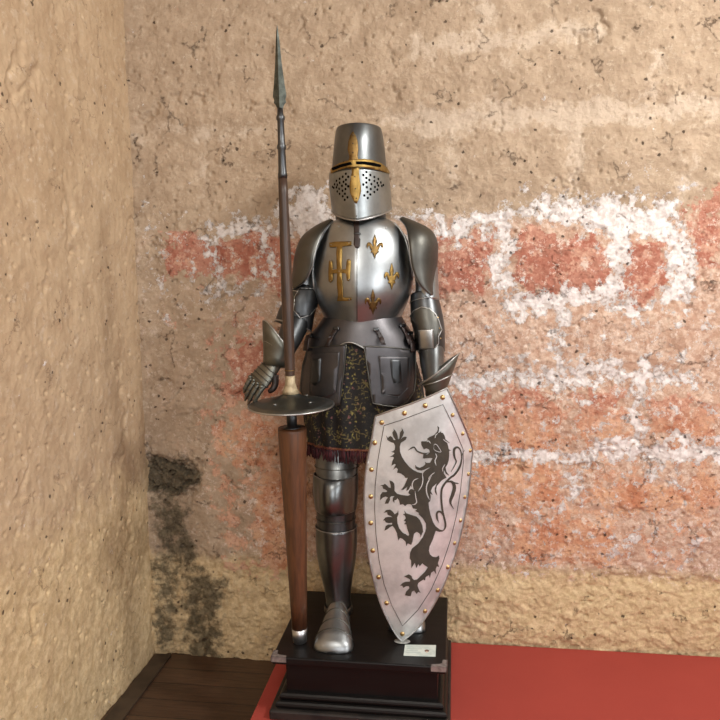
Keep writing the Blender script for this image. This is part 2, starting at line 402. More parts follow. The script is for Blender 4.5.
WOODZ = -0.1365; LX = -1.343; CEIL = 3.35; RX = 3.1; FY = -5.6
def cb(px, py): p = P(px, py, 0); return (p.x, p.z)
RED = [(160, 232, 302, 278, 1), (270, 236, 300, 300, .8), (432, 236, 494, 292, 1), (516, 236, 602, 296, 1), (617, 236, 664, 300, 1), (697, 195, 724, 272, .95),
       (222, 330, 292, 402, .72), (206, 402, 290, 470, .6), (256, 470, 304, 568, .95), (450, 384, 500, 450, .8), (502, 392, 560, 452, .95), (566, 392, 628, 448, .7), (646, 396, 722, 452, .7),
       (462, 456, 552, 510, .95), (580, 470, 722, 520, .7), (505, 516, 616, 565, .85), (440, 470, 470, 520, .7), (150, 300, 200, 340, .3), (470, 515, 500, 560, .4), (620, 520, 720, 560, .3)]
RED += [(440, 386, 724, 572, .46), (205, 300, 300, 585, .42)]
WHITE = [(425, 212, 504, 234, 1), (495, 198, 602, 224, .85), (585, 196, 690, 240, .95), (493, 226, 514, 300, .95), (599, 226, 619, 308, 1), (666, 226, 694, 312, 1), (605, 296, 690, 312, .95), (500, 286, 606, 310, .95),
         (606, 370, 692, 388, 1), (440, 370, 604, 390, .85), (622, 386, 646, 440, .85), (546, 305, 562, 382, .8), (598, 438, 722, 462, .9), (556, 470, 578, 512, .8), (450, 446, 600, 462, .85),
         (200, 219, 335, 233, .95), (207, 230, 216, 282, .78), (260, 232, 274, 268, .85), (282, 194, 340, 236, .85), (190, 280, 300, 300, .5), (560, 440, 580, 480, .6), (140, 240, 165, 300, .4), (640, 460, 690, 478, .7), (600, 520, 660, 530, .6), (490, 296, 530, 315, .6), (520, 180, 700, 200, .45), (395, 200, 430, 300, .5), (280, 290, 320, 330, .5), (700, 310, 720, 420, .5), (516, 360, 530, 380, .4), (440, 300, 724, 575, .25), (130, 205, 300, 330, .24), (585, 505, 724, 570, .36), (470, 525, 560, 575, .33)]
DARK = [(148, 456, 200, 498, .95), (152, 498, 196, 560, .70), (150, 545, 182, 648, .62), (184, 572, 224, 660, .70), (160, 540, 200, 580, .6), (600, -12, 664, 8, .4)]  # dark rock and grime, plus a painted knight's shadow low on the wall
MORT = [(420, 124, 600, 117, 18, .95), (600, 117, 724, 106, 16, .9), (420, 44, 590, 28, 16, .8), (484, 0, 486, 40, 14, .9), (590, 28, 722, 36, 8, .5), (508, 48, 502, 100, 12, .5), (656, 55, 652, 110, 14, .7), (574, 128, 570, 185, 14, .85), (452, 140, 451, 185, 12, .7), (690, 160, 690, 195, 16, .7),
        (140, 134, 262, 128, 14, .7), (203, 148, 205, 212, 12, .6), (262, 128, 340, 120, 12, .5), (300, 40, 420, 44, 10, .4), (380, 125, 420, 124, 14, .7), (440, 100, 440, 60, 8, .3), (160, 395, 220, 385, 10, .4), (150, 455, 200, 448, 8, .5), (552, 320, 548, 375, 12, .6)]
BLOCKS = [(140, 10, 270, 125), (275, 5, 470, 115), (142, 142, 196, 225), (212, 140, 330, 220), (495, 48, 648, 108), (664, 46, 760, 100), (425, 50, 482, 115), (425, 135, 562, 192), (584, 130, 684, 190),
          (160, 234, 202, 278), (218, 234, 300, 290), (432, 238, 494, 300), (516, 238, 600, 290), (618, 238, 664, 298), (560, 315, 690, 370), (430, 312, 545, 370), (500, 392, 560, 445), (566, 392, 620, 445), (646, 392, 760, 445), (455, 462, 552, 512), (580, 464, 720, 512),
          (505, 518, 620, 575), (630, 522, 760, 580), (440, 520, 498, 600), (450, 585, 600, 640), (608, 588, 760, 652), (150, 300, 290, 390), (200, 405, 300, 480), (200, 486, 300, 570), (205, 580, 300, 650)]
dx = .0052
xs = np.concatenate([np.arange(LX - .06, 1.25, dx), np.linspace(1.26, RX, 60)])
zs = np.concatenate([np.arange(WOODZ - .02, 2.85, dx), np.linspace(2.86, CEIL + .02, 14)])
X, Z = np.meshgrid(xs, zs)
wx = (fbm(X, Z, 7, 11, 4) - .5) * .13 + (fbm(X, Z, 30, 12, 4, .6) - .5) * .09; wz = (fbm(X, Z, 7, 31, 4) - .5) * .13 + (fbm(X, Z, 30, 32, 4, .6) - .5) * .09
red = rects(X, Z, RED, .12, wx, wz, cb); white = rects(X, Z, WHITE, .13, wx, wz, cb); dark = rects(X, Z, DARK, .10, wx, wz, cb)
mort = strips(X, Z, [m_[:4] + (m_[4] + 10, m_[5]) for m_ in MORT], .11, wx * .8, wz * .8, cb)
zpink = cb(450, 205)[1]; zlow = cb(600, 572)[1]
pink = sm(-Z, -zpink - .05, -zpink + .12) * (1 - sm(-Z, -zlow - .08, -zlow + .12)) * (.30 + .55 * sm(X, -1.1, -.5))
och = sm(-Z, -zlow - .12, -zlow + .1)
blk = rects(X, Z, BLOCKS, .07, wx * .5, wz * .5, cb)
h = blk * .009 + (fbm(X, Z, 3, 3, 4) - .5) * .020
rough = sm(-Z, -zlow - .2, -zlow + .1)
d1, id1 = worley(X + wx * .6, Z + wz * .6, 11, 5)
h += (fbm(X, Z, 16, 8, 5, .6) - .5) * .013 + (ridged(X + wx, Z * 1.5 + wz, 9, 71) - .6) * .008 * (.6 + rough)
h += (id1 - .5) * .006 * rough
dr = rects(X, Z, [(150, 458, 200, 498)], .04, wx * .4, wz * .4, cb)
h += dr * ((ridged(X + wx * 2, Z * 1.3 + wz * 2, 11, 55, 4) - .7) * .10 - .02)
cr = ridged(X + wx * 1.3, Z + wz * 1.3, 2.6, 90, 3); h -= sm(cr, .90, .95) * .010
pit, pid = worley(X, Z, 26, 61); h -= (1 - sm(pit, .10, .2)) * (pid > .8) * .009
h += (fbm(X, Z, 55, 44, 4, .65) - .5) * (.005 + .004 * rough) + (ridged(X + wx * .5, Z + wz * .5, 22, 47, 4) - .6) * (.003 + .006 * rough + .003 * pink)
corner = sm(-(X - LX), -.10, 0)
och_c = och
WB = wallmat('painted_stone_wall', (168, 146, 123), (186, 164, 140), (156, 134, 111), 1.0)
def fb(U, V): return np.stack([U, -h + corner * -.012, V], -1)
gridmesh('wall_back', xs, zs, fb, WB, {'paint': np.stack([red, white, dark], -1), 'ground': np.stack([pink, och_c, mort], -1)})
# left wall
ys = np.concatenate([np.linspace(FY, -2.0, 90), np.arange(-1.99, .04, dx)])
Yg, Zg = np.meshgrid(ys, zs)
def cl(px, py): p = PX(px, py, LX); return (p.y, p.z)
wx2 = (fbm(Yg, Zg, 6, 15, 4) - .5) * .14; wz2 = (fbm(Yg, Zg, 6, 35, 4) - .5) * .14
och2 = sm(-Zg, -cl(80, 520)[1] - .5, -cl(80, 520)[1] + .25) * .75
h2 = (fbm(Yg, Zg, 2.2, 103, 4) - .5) * .016 + (fbm(Yg, Zg * .7, 14, 108, 5, .58) - .5) * .014 + (ridged(Yg + wx2, Zg + wz2, 5, 171) - .6) * .005
h2 -= sm(ridged(Yg + wx2 * 1.3, Zg + wz2 * 1.3, 2.8, 190, 3), .90, .95) * .008
pit, pid = worley(Yg, Zg, 22, 161); h2 -= (1 - sm(pit, .10, .2)) * (pid > .86) * .008
h2 += (fbm(Yg, Zg, 60, 144, 3) - .5) * .003
zero = np.zeros(Yg.shape)
mo2 = strips(Yg, Zg, [(34, 140, 36, 210, 12, .5), (0, 512, 140, 470, 10, .35)], .05, wx2, wz2, cl)
gl = zero + .0
WL = wallmat('rough_plaster_wall', (182, 156, 126), (196, 171, 140), (172, 145, 114), .42)
gridmesh('wall_left', ys, zs, lambda U, V: np.stack([LX + h2 * 1.0, U, V], -1), WL, {'paint': np.stack([gl, gl, gl], -1), 'ground': np.stack([gl, och2, mo2], -1)})

plaster = plain('plain_plaster', (186, 178, 168), .9, 0, (168, 160, 150), 3, .4, 30)
def slab(name, lo, hi, mat, bev=0):
    o = link(name, box(bmesh.new(), lo, hi), mat, None, False, bev=bev); o['kind'] = 'structure'; return o
slab('wall_right', (RX, FY, WOODZ), (RX + .15, .0, CEIL), plaster)
slab('wall_front', (LX - .05, FY - .15, WOODZ), (RX + .1, FY, CEIL), plaster)
slab('ceiling', (LX - .1, FY - .1, CEIL), (RX + .1, .1, CEIL + .12), plain('ceiling_plaster', (170, 165, 158), .9, 0, (160, 154, 146), 4))

# floors
def woodfloor():
    t = NT('dark_floorboards')
    br = t.node('ShaderNodeTexBrick'); br.offset = .5; br.inputs['Scale'].default_value = 1; br.inputs['Brick Width'].default_value = 1.3; br.inputs['Row Height'].default_value = .115
    br.inputs['Mortar Size'].default_value = .0022; br.inputs['Color1'].default_value = lin((98, 72, 52)); br.inputs['Color2'].default_value = lin((72, 51, 37)); br.inputs['Mortar'].default_value = lin((20, 14, 10))
    t.link(t.co(), br.inputs['Vector'])
    g = t.noise(6, 6, .6, t.mapped((1.2, 16, 1)), .5)
    t.link(t.mix(t.math('MULTIPLY', t.step(g, .4, .7), .55), br.outputs['Color'], lin((40, 27, 20))), t.b.inputs['Base Color'])
    t.b.inputs['Roughness'].default_value = .42
    t.link(t.bump(t.math('SUBTRACT', g, br.outputs['Fac']), .25, .003), t.b.inputs['Normal']); return t.m
slab('floor', (LX - .05, FY, WOODZ - .1), (RX, .03, WOODZ), woodfloor())
slab('trim_1', (LX + .012, -4.5, WOODZ), (LX + .085, -.02, WOODZ + .010), plain('dark_trim', (66, 52, 40), .5, 0, (48, 36, 28), 12), .002)
def redmat():
    t = NT('red_carpet'); n = t.noise(420, 3, .6); b = t.noise(3, 4, .6); m = t.noise(40, 4, .6)
    c = t.mix(b, lin((150, 52, 42)), lin((166, 64, 52))); c = t.mix(t.math('MULTIPLY', t.step(n, .5, .75), .35), c, lin((184, 84, 70)))
    c = t.mix(t.math('MULTIPLY', t.step(m, .6, .8), .25), c, lin((132, 44, 38)))
    t.link(c, t.b.inputs['Base Color']); t.b.inputs['Roughness'].default_value = .85
    t.link(t.bump(n, .5, .003), t.b.inputs['Normal']); return t.m
slab('red_platform', (-.712, -1.7, WOODZ), (2.6, -.012, 0), redmat(), .004)['label'] = 'raised platform covered in red carpet'  # the raised platform under the plinth

# ------------------------------------------------------------------ plinth
PT = .25 * S
X0, X1, Y0, Y1 = -.632, -.022, -.620, -.076
pl = empty('display_plinth', ((X0 + X1) / 2, (Y0 + Y1) / 2, 0))
tag(pl, 'black lacquered wooden plinth with stepped mouldings under the suit of armour', 'plinth')
link('top_slab', box(bmesh.new(), (X0, Y0, PT - .028), (X1, Y1, PT)), M['blackwood'], pl, False, bev=.005)
link('body', box(bmesh.new(), (X0 + .042, Y0 + .035, .078), (X1 - .030, Y1 - .01, PT - .028)), M['blackwood'], pl, False, bev=.003)
def mould(name, e, z0, z1, cxx=.0):
    bm = bmesh.new(); prof = []
    for i in range(7):
        a = -PI / 2 + PI * i / 6; prof.append((math.cos(a) * (z1 - z0) / 2, (z0 + z1) / 2 + math.sin(a) * (z1 - z0) / 2))
    rings = []
    for d, z in prof:
        q = e + d - .02; rings.append([Vector((X0 + .042 - q, Y0 + .035 - q, z)), Vector((X1 - .030 + q, Y0 + .035 - q, z)), Vector((X1 - .030 + q, Y1 - .012, z)), Vector((X0 + .042 - q, Y1 - .012, z))])
    return link(name, loft(rings, None, True, True, True), M['blackwood'], pl, False)
mould('moulding', .028, .060, .086); mould('moulding', .040, .034, .061)
link('base', box(bmesh.new(), (X0 - .012, Y0 - .012, 0), (X1 + .015, Y1 + .02, .035)), plain('lit_plinth_base', (40, 34, 30), .6, 0, (18, 15, 14), 14), pl, False, bev=.006)  # brown tone is light on the base put into its colour
# side corner strip and metal corner brackets
for sx, x in ((1, X0), (-1, X1)):
    bm = bmesh.new()
    z = PT + .0015; L = .052; W = .046
    pts = [(0, 0), (L, 0), (L, .013), (.024, .018), (.016, .024), (.014, W), (0, W)]
    top = [Vector((x + sx * (a - .0015), Y0 - .0015 + b, z)) for a, b in pts]; bot = [Vector((p.x, p.y, PT + .0001)) for p in top]
    loft([bot, top], bm, True, True, True)
    xa, xb = sorted((x - sx * .0025, x + sx * L)); box(bm, (xa, Y0 - .003, PT - .017), (xb, Y0 - .0002, PT + .0015))
    xa, xb = sorted((x - sx * .003, x - sx * .0002)); box(bm, (xa, Y0 - .003, PT - .017), (xb, Y0 + W, PT + .0015))
    link('corner_bracket', bm, plain('bracket_zinc', (150, 142, 138), .5, .5, (120, 112, 110), 60), pl, False)
# caption plaque on the slab
a, b, c, d = PZ(405, 645.5, PT), PZ(436, 646, PT), PZ(435.5, 657, PT), PZ(403.5, 656, PT)
def quadprism(q, z0, z1): return loft([[Vector((p.x, p.y, z0)) for p in q], [Vector((p.x, p.y, z1)) for p in q]], None, True, True, True)
pq = link('plaque', quadprism((d, c, b, a), PT + .0002, PT + .004), plain('plaque_card', (205, 212, 205), .45, 0, (184, 196, 190), 40), pl, False, bev=.0008)
def onpl(u, v): return (a.lerp(b, u)).lerp(d.lerp(c, u), v)
ink = plain('plaque_ink', (176, 186, 182), .6)
for k, (u0, u1) in enumerate(((.08, .5), (.08, .56), (.08, .44), (.08, .52))):
    v = .2 + .17 * k; link('text_line', quadprism((onpl(u0, v + .06), onpl(u1, v + .06), onpl(u1, v), onpl(u0, v)), PT + .004, PT + .0044), ink, pq, False)
q = onpl(.72, .55); bm = bmesh.new(); ball(bm, (q.x, q.y, PT + .004), .0085, 12, (1, 1, .12)); link('emblem', bm, plain('emblem_brown', (112, 84, 74), .6), pq)
q = onpl(.72, .68); bm = bmesh.new(); ball(bm, (q.x, q.y, PT + .0048), .0045, 10, (1, 1, .12)); link('emblem', bm, plain('emblem_cream', (214, 190, 170), .6), pq)
adopt(pl)
for o in pl.children:
    for ch in o.children: ch.matrix_parent_inverse = Matrix.Identity(4)

# ------------------------------------------------------------------ suit of armour
BY = -.262                                   # depth of the body's axis
c0 = P(358, 560, BY)
suit = empty('suit_of_armour', (c0.x, BY, PT))
tag(suit, 'standing steel knight suit of armour with closed great helm and brocade skirt', 'suit of armour')

# --- helmet
HY = -.272
helm_rows = [(174, 329.5, 389, HY, .140, .012), (187, 329.8, 390, HY, .141, .014), (200, 331, 391, HY, .138, .016), (214, 332.6, 391.5, HY, .134, .018)]
hr = rowrings(helm_rows, 96, 6)
# lower edge dips to a point at the front
def dip(ring, amt, y0): return [p - Vector((0, 0, amt * max(0, (y0 - p.y)) / .14)) for p in ring]
hr = hr[:-1] + [[p + Vector((0, 0, .022)) - Vector((0, 0, .056 * max(0, min(1, (HY + .02 - p.y) / .17)) ** 1.2)) for p in hr[-1]]]
def smoothrim(hr, k=10):
    last, first = hr[-1], hr[0]; m = len(hr)
    return [[Vector((r[i].x, r[i].y, first[i].z + (last[i].z - first[i].z) * j / (m - 1))) for i in range(len(r))] for j, r in enumerate(hr)]
hr = smoothrim(hr)
face = link('helmet', loft(hr), M['helm'], suit, solid=.003, off=-1)
tag(face, 'bucket shaped great helm with brass cross and pierced face plate')
ft = bvh(hr)
link('lower_rim', tube(hr[-1], .0032, 8, True), M['rim'], face)
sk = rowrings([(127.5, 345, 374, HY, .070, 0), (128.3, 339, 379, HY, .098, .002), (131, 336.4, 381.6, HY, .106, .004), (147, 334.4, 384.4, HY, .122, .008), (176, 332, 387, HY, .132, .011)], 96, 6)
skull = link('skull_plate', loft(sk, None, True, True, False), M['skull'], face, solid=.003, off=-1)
st = bvh(sk)
class Multi:
    def __init__(s, *t): s.t = t
    def ray_cast(s, o, d):
        h = [x for x in (t.ray_cast(o, d) for t in s.t) if x[0] is not None]
        return min(h, key=lambda x: x[3]) if h else (None, None, None, None)
    def find_nearest(s, p): return s.t[0].find_nearest(p)
class Two:
    def ray_cast(s, o, d):
        a, b = st.ray_cast(o, d), ft.ray_cast(o, d)
        if a[0] is None: return b
        if b[0] is None: return a
        return a if a[3] < b[3] else b
    def find_nearest(s, p): return ft.find_nearest(p)
two = Two()
vt = bvh(rowrings([(150, 330.4, 388, HY, .1405, .015), (184, 329.2, 389.6, HY, .1435, .015)], 96, 3))
# brass cross: shaped vertical bar and the arms that frame the eye slits
def vb(pairs): return [(x0, y) for y, x0, x1 in pairs] + [(x1, y) for y, x0, x1 in reversed(pairs)]
patch('cross_bar', vb([(132, 353, 353.8), (136, 350.6, 355.6), (142, 349, 357.6), (150, 348.2, 358.2), (157, 350, 357.4), (163, 348.5, 359)]), st, M['copper'], face, .003, .002, 3)
band_t = [(331, 169.5), (334, 166.4), (340, 163.2), (348, 160.6), (356, 159.2), (364, 159), (372, 160), (380, 163), (386, 167.4), (388.8, 171.4)]
band_b = [(331.4, 173.6), (335, 172), (340, 169.8), (348, 167.6), (356, 166.8), (364, 167.4), (372, 169), (380, 170.8), (385, 172.4), (388.8, 174)]
patch('visor_band', band_t + list(reversed(band_b)), vt, M['brass'], face, .001, .002, 3)
patch('cross_bar', vb([(163, 351, 359.5), (168, 352, 358.6), (172, 352.4, 358.4), (178, 351.6, 359), (186, 350.4, 360.2), (192, 350.8, 360.6), (198, 353, 359), (203.5, 355.6, 356.6)]), ft, M['brass'], face, .006, .002, 3)
patch('eye_slit', [(332.6, 168), (342, 164.2), (351, 162), (352.4, 164.6), (343, 167), (333.4, 170.6)], vt, M['black'], face, .0035, .0008, 3)
patch('eye_slit', [(355.6, 161.6), (364, 161.6), (373, 162.8), (380.4, 165), (379.6, 167.4), (372, 166), (364, 164.6), (356, 164.4)], vt, M['black'], face, .0035, .0008, 3)
def dot(name, px, py, tree, r, mat, parent, off=.001, flat=.3, bm=None):
    p = onto(tree, px, py, off); n = (onto(tree, px, py, off + .01) - p).normalized()
    own = bm is None; bm = bm or bmesh.new(); q = bmesh.ops.create_uvsphere(bm, u_segments=10, v_segments=6, radius=r)
    rot = Vector((0, 0, 1)).rotation_difference(n).to_matrix()
    for v in q['verts']: v.co = p + rot @ Vector((v.co.x, v.co.y, v.co.z * flat))
    if own: return link(name, bm, mat, parent)
holes = []
for gx, sgn in ((363.5, 1), (347.5, -1)):
    for (u, v) in [(2, 0), (-1, 3), (6, 3), (2, 6), (10, 5), (-1, 12.5), (5, 8), (10, 9), (14, 7), (2, 10.5), (7, 12), (13, 11), (16.5, 10.5), (2.5, 15.2), (6.4, 17), (10.6, 15), (14, 13.5), (17.5, 14), (0, 23.5), (3.2, 20), (6, 22.5), (10, 20), (13, 17.6), (3.4, 26), (19, 13)]:
        kx = 1 if sgn > 0 else .78
        holes.append((gx + sgn * u * kx + (.8 if sgn > 0 else 0), 172 + v + (0 if sgn > 0 else 1.8)))
for x, y in holes: dot('vent_hole', x, y, ft, .0046, M['black'], face, .0006, .25)
for x, y in [(353.5, 136), (353.6, 144), (353.6, 153), (354.6, 177), (355.2, 189), (356, 198.5), (356.5, 216), (338, 168.6), (345, 161.8), (363.5, 159.9), (371, 161.2), (378, 164), (340, 170.6), (346, 168.2), (362, 166.4), (370, 167.6), (378, 169.6), (385, 167.4), (388, 173)]:
    dot('rivet', x, y, two, .0026, plain('dark_rivet', (52, 38, 26), .5) if 'dark_rivet' not in bpy.data.materials else bpy.data.materials['dark_rivet'], face, .008 if y < 205 else .001, .4)
nk = rowrings([(212, 336, 386, HY, .095), (228, 336, 386, HY, .10)], 40, 3)
link('neck_guard', loft(nk), M['dark'], suit)

# --- breastplate
br_rows = [(216, 343, 381, BY - .015, .085, .002), (222, 333, 392, BY - .01, .105, .004), (230, 325.5, 401, BY - .005, .125, .006), (243, 318, 408.5, BY, .145, .010), (258, 313.5, 412, BY, .160, .013), (274, 312.5, 413, BY, .170, .015), (288, 314, 412, BY, .172, .015), (300, 317.5, 408.5, BY, .162, .014), (312, 322.5, 403.5, BY, .143, .012), (321, 326, 400, BY, .128, .010)]
br = rowrings(br_rows, 128, 6, front=None)
BPT = bvh(br)
breast = link('breastplate', loft(br, None, True, True, False), M['steel'], suit)
link('waist_rim', tube(br[-1], .003, 8, True), M['dull'], breast)
for line in ([(333, 221.5), (326, 230), (320, 241), (316, 252), (313.6, 263), (313, 276), (314.5, 292)], [(392, 221), (399, 228), (404.5, 237), (407.5, 247), (409.5, 257), (411.2, 268), (412.2, 280)]):
    rimline('armhole_rim', dense(line, 3), BPT, M['rim'], breast, .0032, .001)
rimline('centre_ridge', dense([(357, 246), (357, 270), (357, 295), (357, 321)], 6), BPT, M['dull'], breast, .0016, .0002)
patch('strap', [(354, 221), (359.4, 221), (359.4, 238), (360.4, 240), (360, 246), (358.2, 248.4), (355.6, 248), (354, 245), (354.4, 238)], BPT, M['leather'], breast, .003, .003, 3)
patch('strap_buckle', [(354.2, 233.6), (360.6, 233.6), (360.6, 235), (354.2, 235)], BPT, M['dark'], breast, .006, .002, 3)
def T(x, y): return (320 + x / 6.48, 225 + y / 7.2)      # measured on the enlarged chest
gc = [T(*q) for q in ((64, 130), (98, 122), (205, 120), (205, 150), (170, 153), (146, 158), (142, 320), (170, 320), (175, 262), (180, 248), (198, 248), (203, 262), (196, 385), (190, 405), (176, 400), (172, 350), (143, 345), (146, 400), (150, 470), (152, 520), (205, 522), (206, 540), (168, 545), (114, 546), (120, 500), (112, 420), (114, 348), (86, 350), (84, 400), (72, 415), (60, 405), (58, 345), (62, 262), (72, 252), (82, 262), (84, 322), (112, 320), (108, 200), (112, 158), (92, 162), (66, 162))]
gcross = patch('gilt_cross', gc, BPT, M['brass'], breast, .002, .002, 3)
gcross['label'] = 'gilt double barred cross riveted on the chest'
for q in ((76, 145), (190, 132), (72, 262), (190, 256), (72, 402), (187, 392), (127, 333), (192, 532)):
    x, y = T(*q); dot('rivet', x, y, BPT, .0018, M['rim'], gcross, .0042, .5)
def fleur(cx, cy, w, hgt, mat):
    L = [(0, -1), (.13, -.72), (.24, -.45), (.2, -.2), (.14, 0), (.3, -.06), (.42, -.22), (.6, -.34), (.82, -.32), (.98, -.12), (.95, .08), (.82, .18), (.8, .02), (.68, -.08), (.58, .02), (.52, .2), (.36, .3), (.46, .42), (.4, .55), (.26, .46), (.22, .6), (.12, .72), (0, 1)]
    pts = [(cx + x * w, cy + y * hgt) for x, y in L] + [(cx - x * w, cy + y * hgt) for x, y in reversed(L[1:-1])]
    return patch('fleur_de_lis', pts, BPT, mat, breast, .002, .0018, 3)
fleur(374.8, 246.6, 8.6, 12.2, M['copper']); fleur(391.4, 276.5, 7.6, 13.4, M['brass']); fleur(372.8, 302, 8.4, 13, M['copper'])

# --- fauld (waist skirt of steel)
fr = rowrings([(316, 325.5, 400.5, BY, .130), (324, 320, 405, BY, .142), (334, 312.5, 412, BY, .151), (345, 306, 418, BY, .159), (349, 304, 419, BY, .161)], 128, 5)
FT = bvh(fr)
fr2 = []
for j, r in enumerate(fr):
    t = j / (len(fr) - 1); rr_ = []
    for p in r:
        u = (p.x - c0.x) / .2
        lift = .040 * math.exp(-(u / .30) ** 2) * (1 if p.y < BY else 0)
        rr_.append(p + Vector((0, 0, lift * t * t)))
    fr2.append(rr_)
fauld = link('fauld', loft(fr2), M['tasset'], suit, solid=.003, off=1)
link('lower_rim', tube(fr2[-1], .003, 8, True), M['rim'], fauld)
# brocade skirt
sr = []
for (py, xl, xr, ry) in spline([(330, 322, 402, .125), (350, 312, 412, .143), (380, 305, 421, .148), (410, 304, 424, .148), (430, 307, 420, .150), (441, 309, 419, .151)], 5):
    a, b = P(xl, py, BY), P(xr, py, BY); c = (a + b) / 2; rx = (b - a).length / 2; ring = []
    t = min(1, max(0, (py - 340) / 80))
    for i in range(160):
        an = 2 * PI * i / 160; k = 1 + .028 * t * math.sin(an * 17 + 1.2 * math.sin(an * 3)); ring.append(c + Vector((math.cos(an) * rx * k, math.sin(an) * ry * k, 0)))
    sr.append(ring)
skirt = link('skirt', loft(sr), M['brocade'], suit, solid=.003, off=-1)
tag(skirt, 'black brocade skirt with gold floral pattern')
link('braid', tube(sr[-1], .005, 6, True), M['goldbraid'], skirt)
bm = bmesh.new()
for i in range(520):
    an = 2 * PI * i / 520; f = i / 520 * 160; p = sr[-1][int(f) % 160].lerp(sr[-1][(int(f) + 1) % 160], f % 1)
    L = .046 + random.uniform(-.006, .006); o = Vector((random.uniform(-.004, .004), random.uniform(-.004, .004), 0))
    q = p + o; tube([q, q + Vector((random.uniform(-.002, .002), random.uniform(-.002, .002), -L * .5)), q + Vector((random.uniform(-.005, .005), random.uniform(-.005, .005), -L))], .0021, 4, False, bm)
fo = link('fringe', bm, M['fringe'], skirt); fo['kind'] = 'stuff'; fo['label'] = 'maroon thread fringe'
# tassets
tr = rowrings([(335, 309, 415, BY, .168), (345, 304, 419.5, BY, .174), (375, 300, 421, BY, .172), (412, 299, 423, BY, .166)], 96, 5)
TT = bvh(tr)
def tasset(outline, in1, in2, label):
    t = patch('tasset', outline, TT, M['tasset'], suit, .0, .004, 5); t['label'] = label
    rimline('edge_rim', dense(outline, 4, True), TT, M['dull'], t, .0026, .004, True)
    patch('raised_panel', in1, TT, M['tasset'], t, .005, .003, 5); rimline('panel_edge', dense(in1, 4, True), TT, M['dark'], t, .0014, .007, True)
    patch('inner_panel', in2, TT, M['dark'], t, .009, .002, 5); rimline('panel_edge', dense(in2, 4, True), TT, M['dark'], t, .0012, .010, True)
tasset([(364, 346), (390, 347.5), (414.5, 350), (415, 378), (413.5, 391), (407, 401), (398, 407), (384, 405.4), (372.6, 403), (369, 380)],
       [(378, 356), (408, 357), (408.5, 386), (397.5, 397), (381.5, 393.5), (380.5, 372)], [(389.5, 359), (399, 359.4), (400.5, 382), (393, 382.5), (391, 376)], 'steel tasset plate beside the shield')
tasset([(308.5, 348), (327, 346), (346.5, 345), (344, 372), (340, 404), (325, 408), (308, 403), (301, 390), (303.5, 366)],
       [(312, 354), (340, 352), (336.5, 392), (326, 399), (311, 394)], [(315, 359), (322.6, 358), (321.6, 380), (317, 385.5), (311.4, 382)], 'steel tasset plate beside the lance')
SK = Multi(FT, TT)
for line in ([(337.5, 328.5), (332, 338), (327.5, 347)], [(311, 335), (308.6, 342), (307.5, 351)], [(375.5, 329.5), (379.5, 336), (383, 345)], [(400.5, 326), (405, 334), (409, 345)], [(408, 334), (410.5, 342), (411.5, 352)]):
    w = 2.1
    o = [(x - w, y) for x, y in line] + [(x + w, y) for x, y in reversed(line)]
    s_ = patch('strap', o, SK, M['leather'], suit, .007, .003, 3)
    patch('buckle', [(line[0][0] - 2.6, line[0][1] - 1), (line[0][0] + 2.6, line[0][1] - 1), (line[0][0] + 2.6, line[0][1] + 2.4), (line[0][0] - 2.6, line[0][1] + 2.4)], SK, M['dark'], s_, .011, .0025, 3)

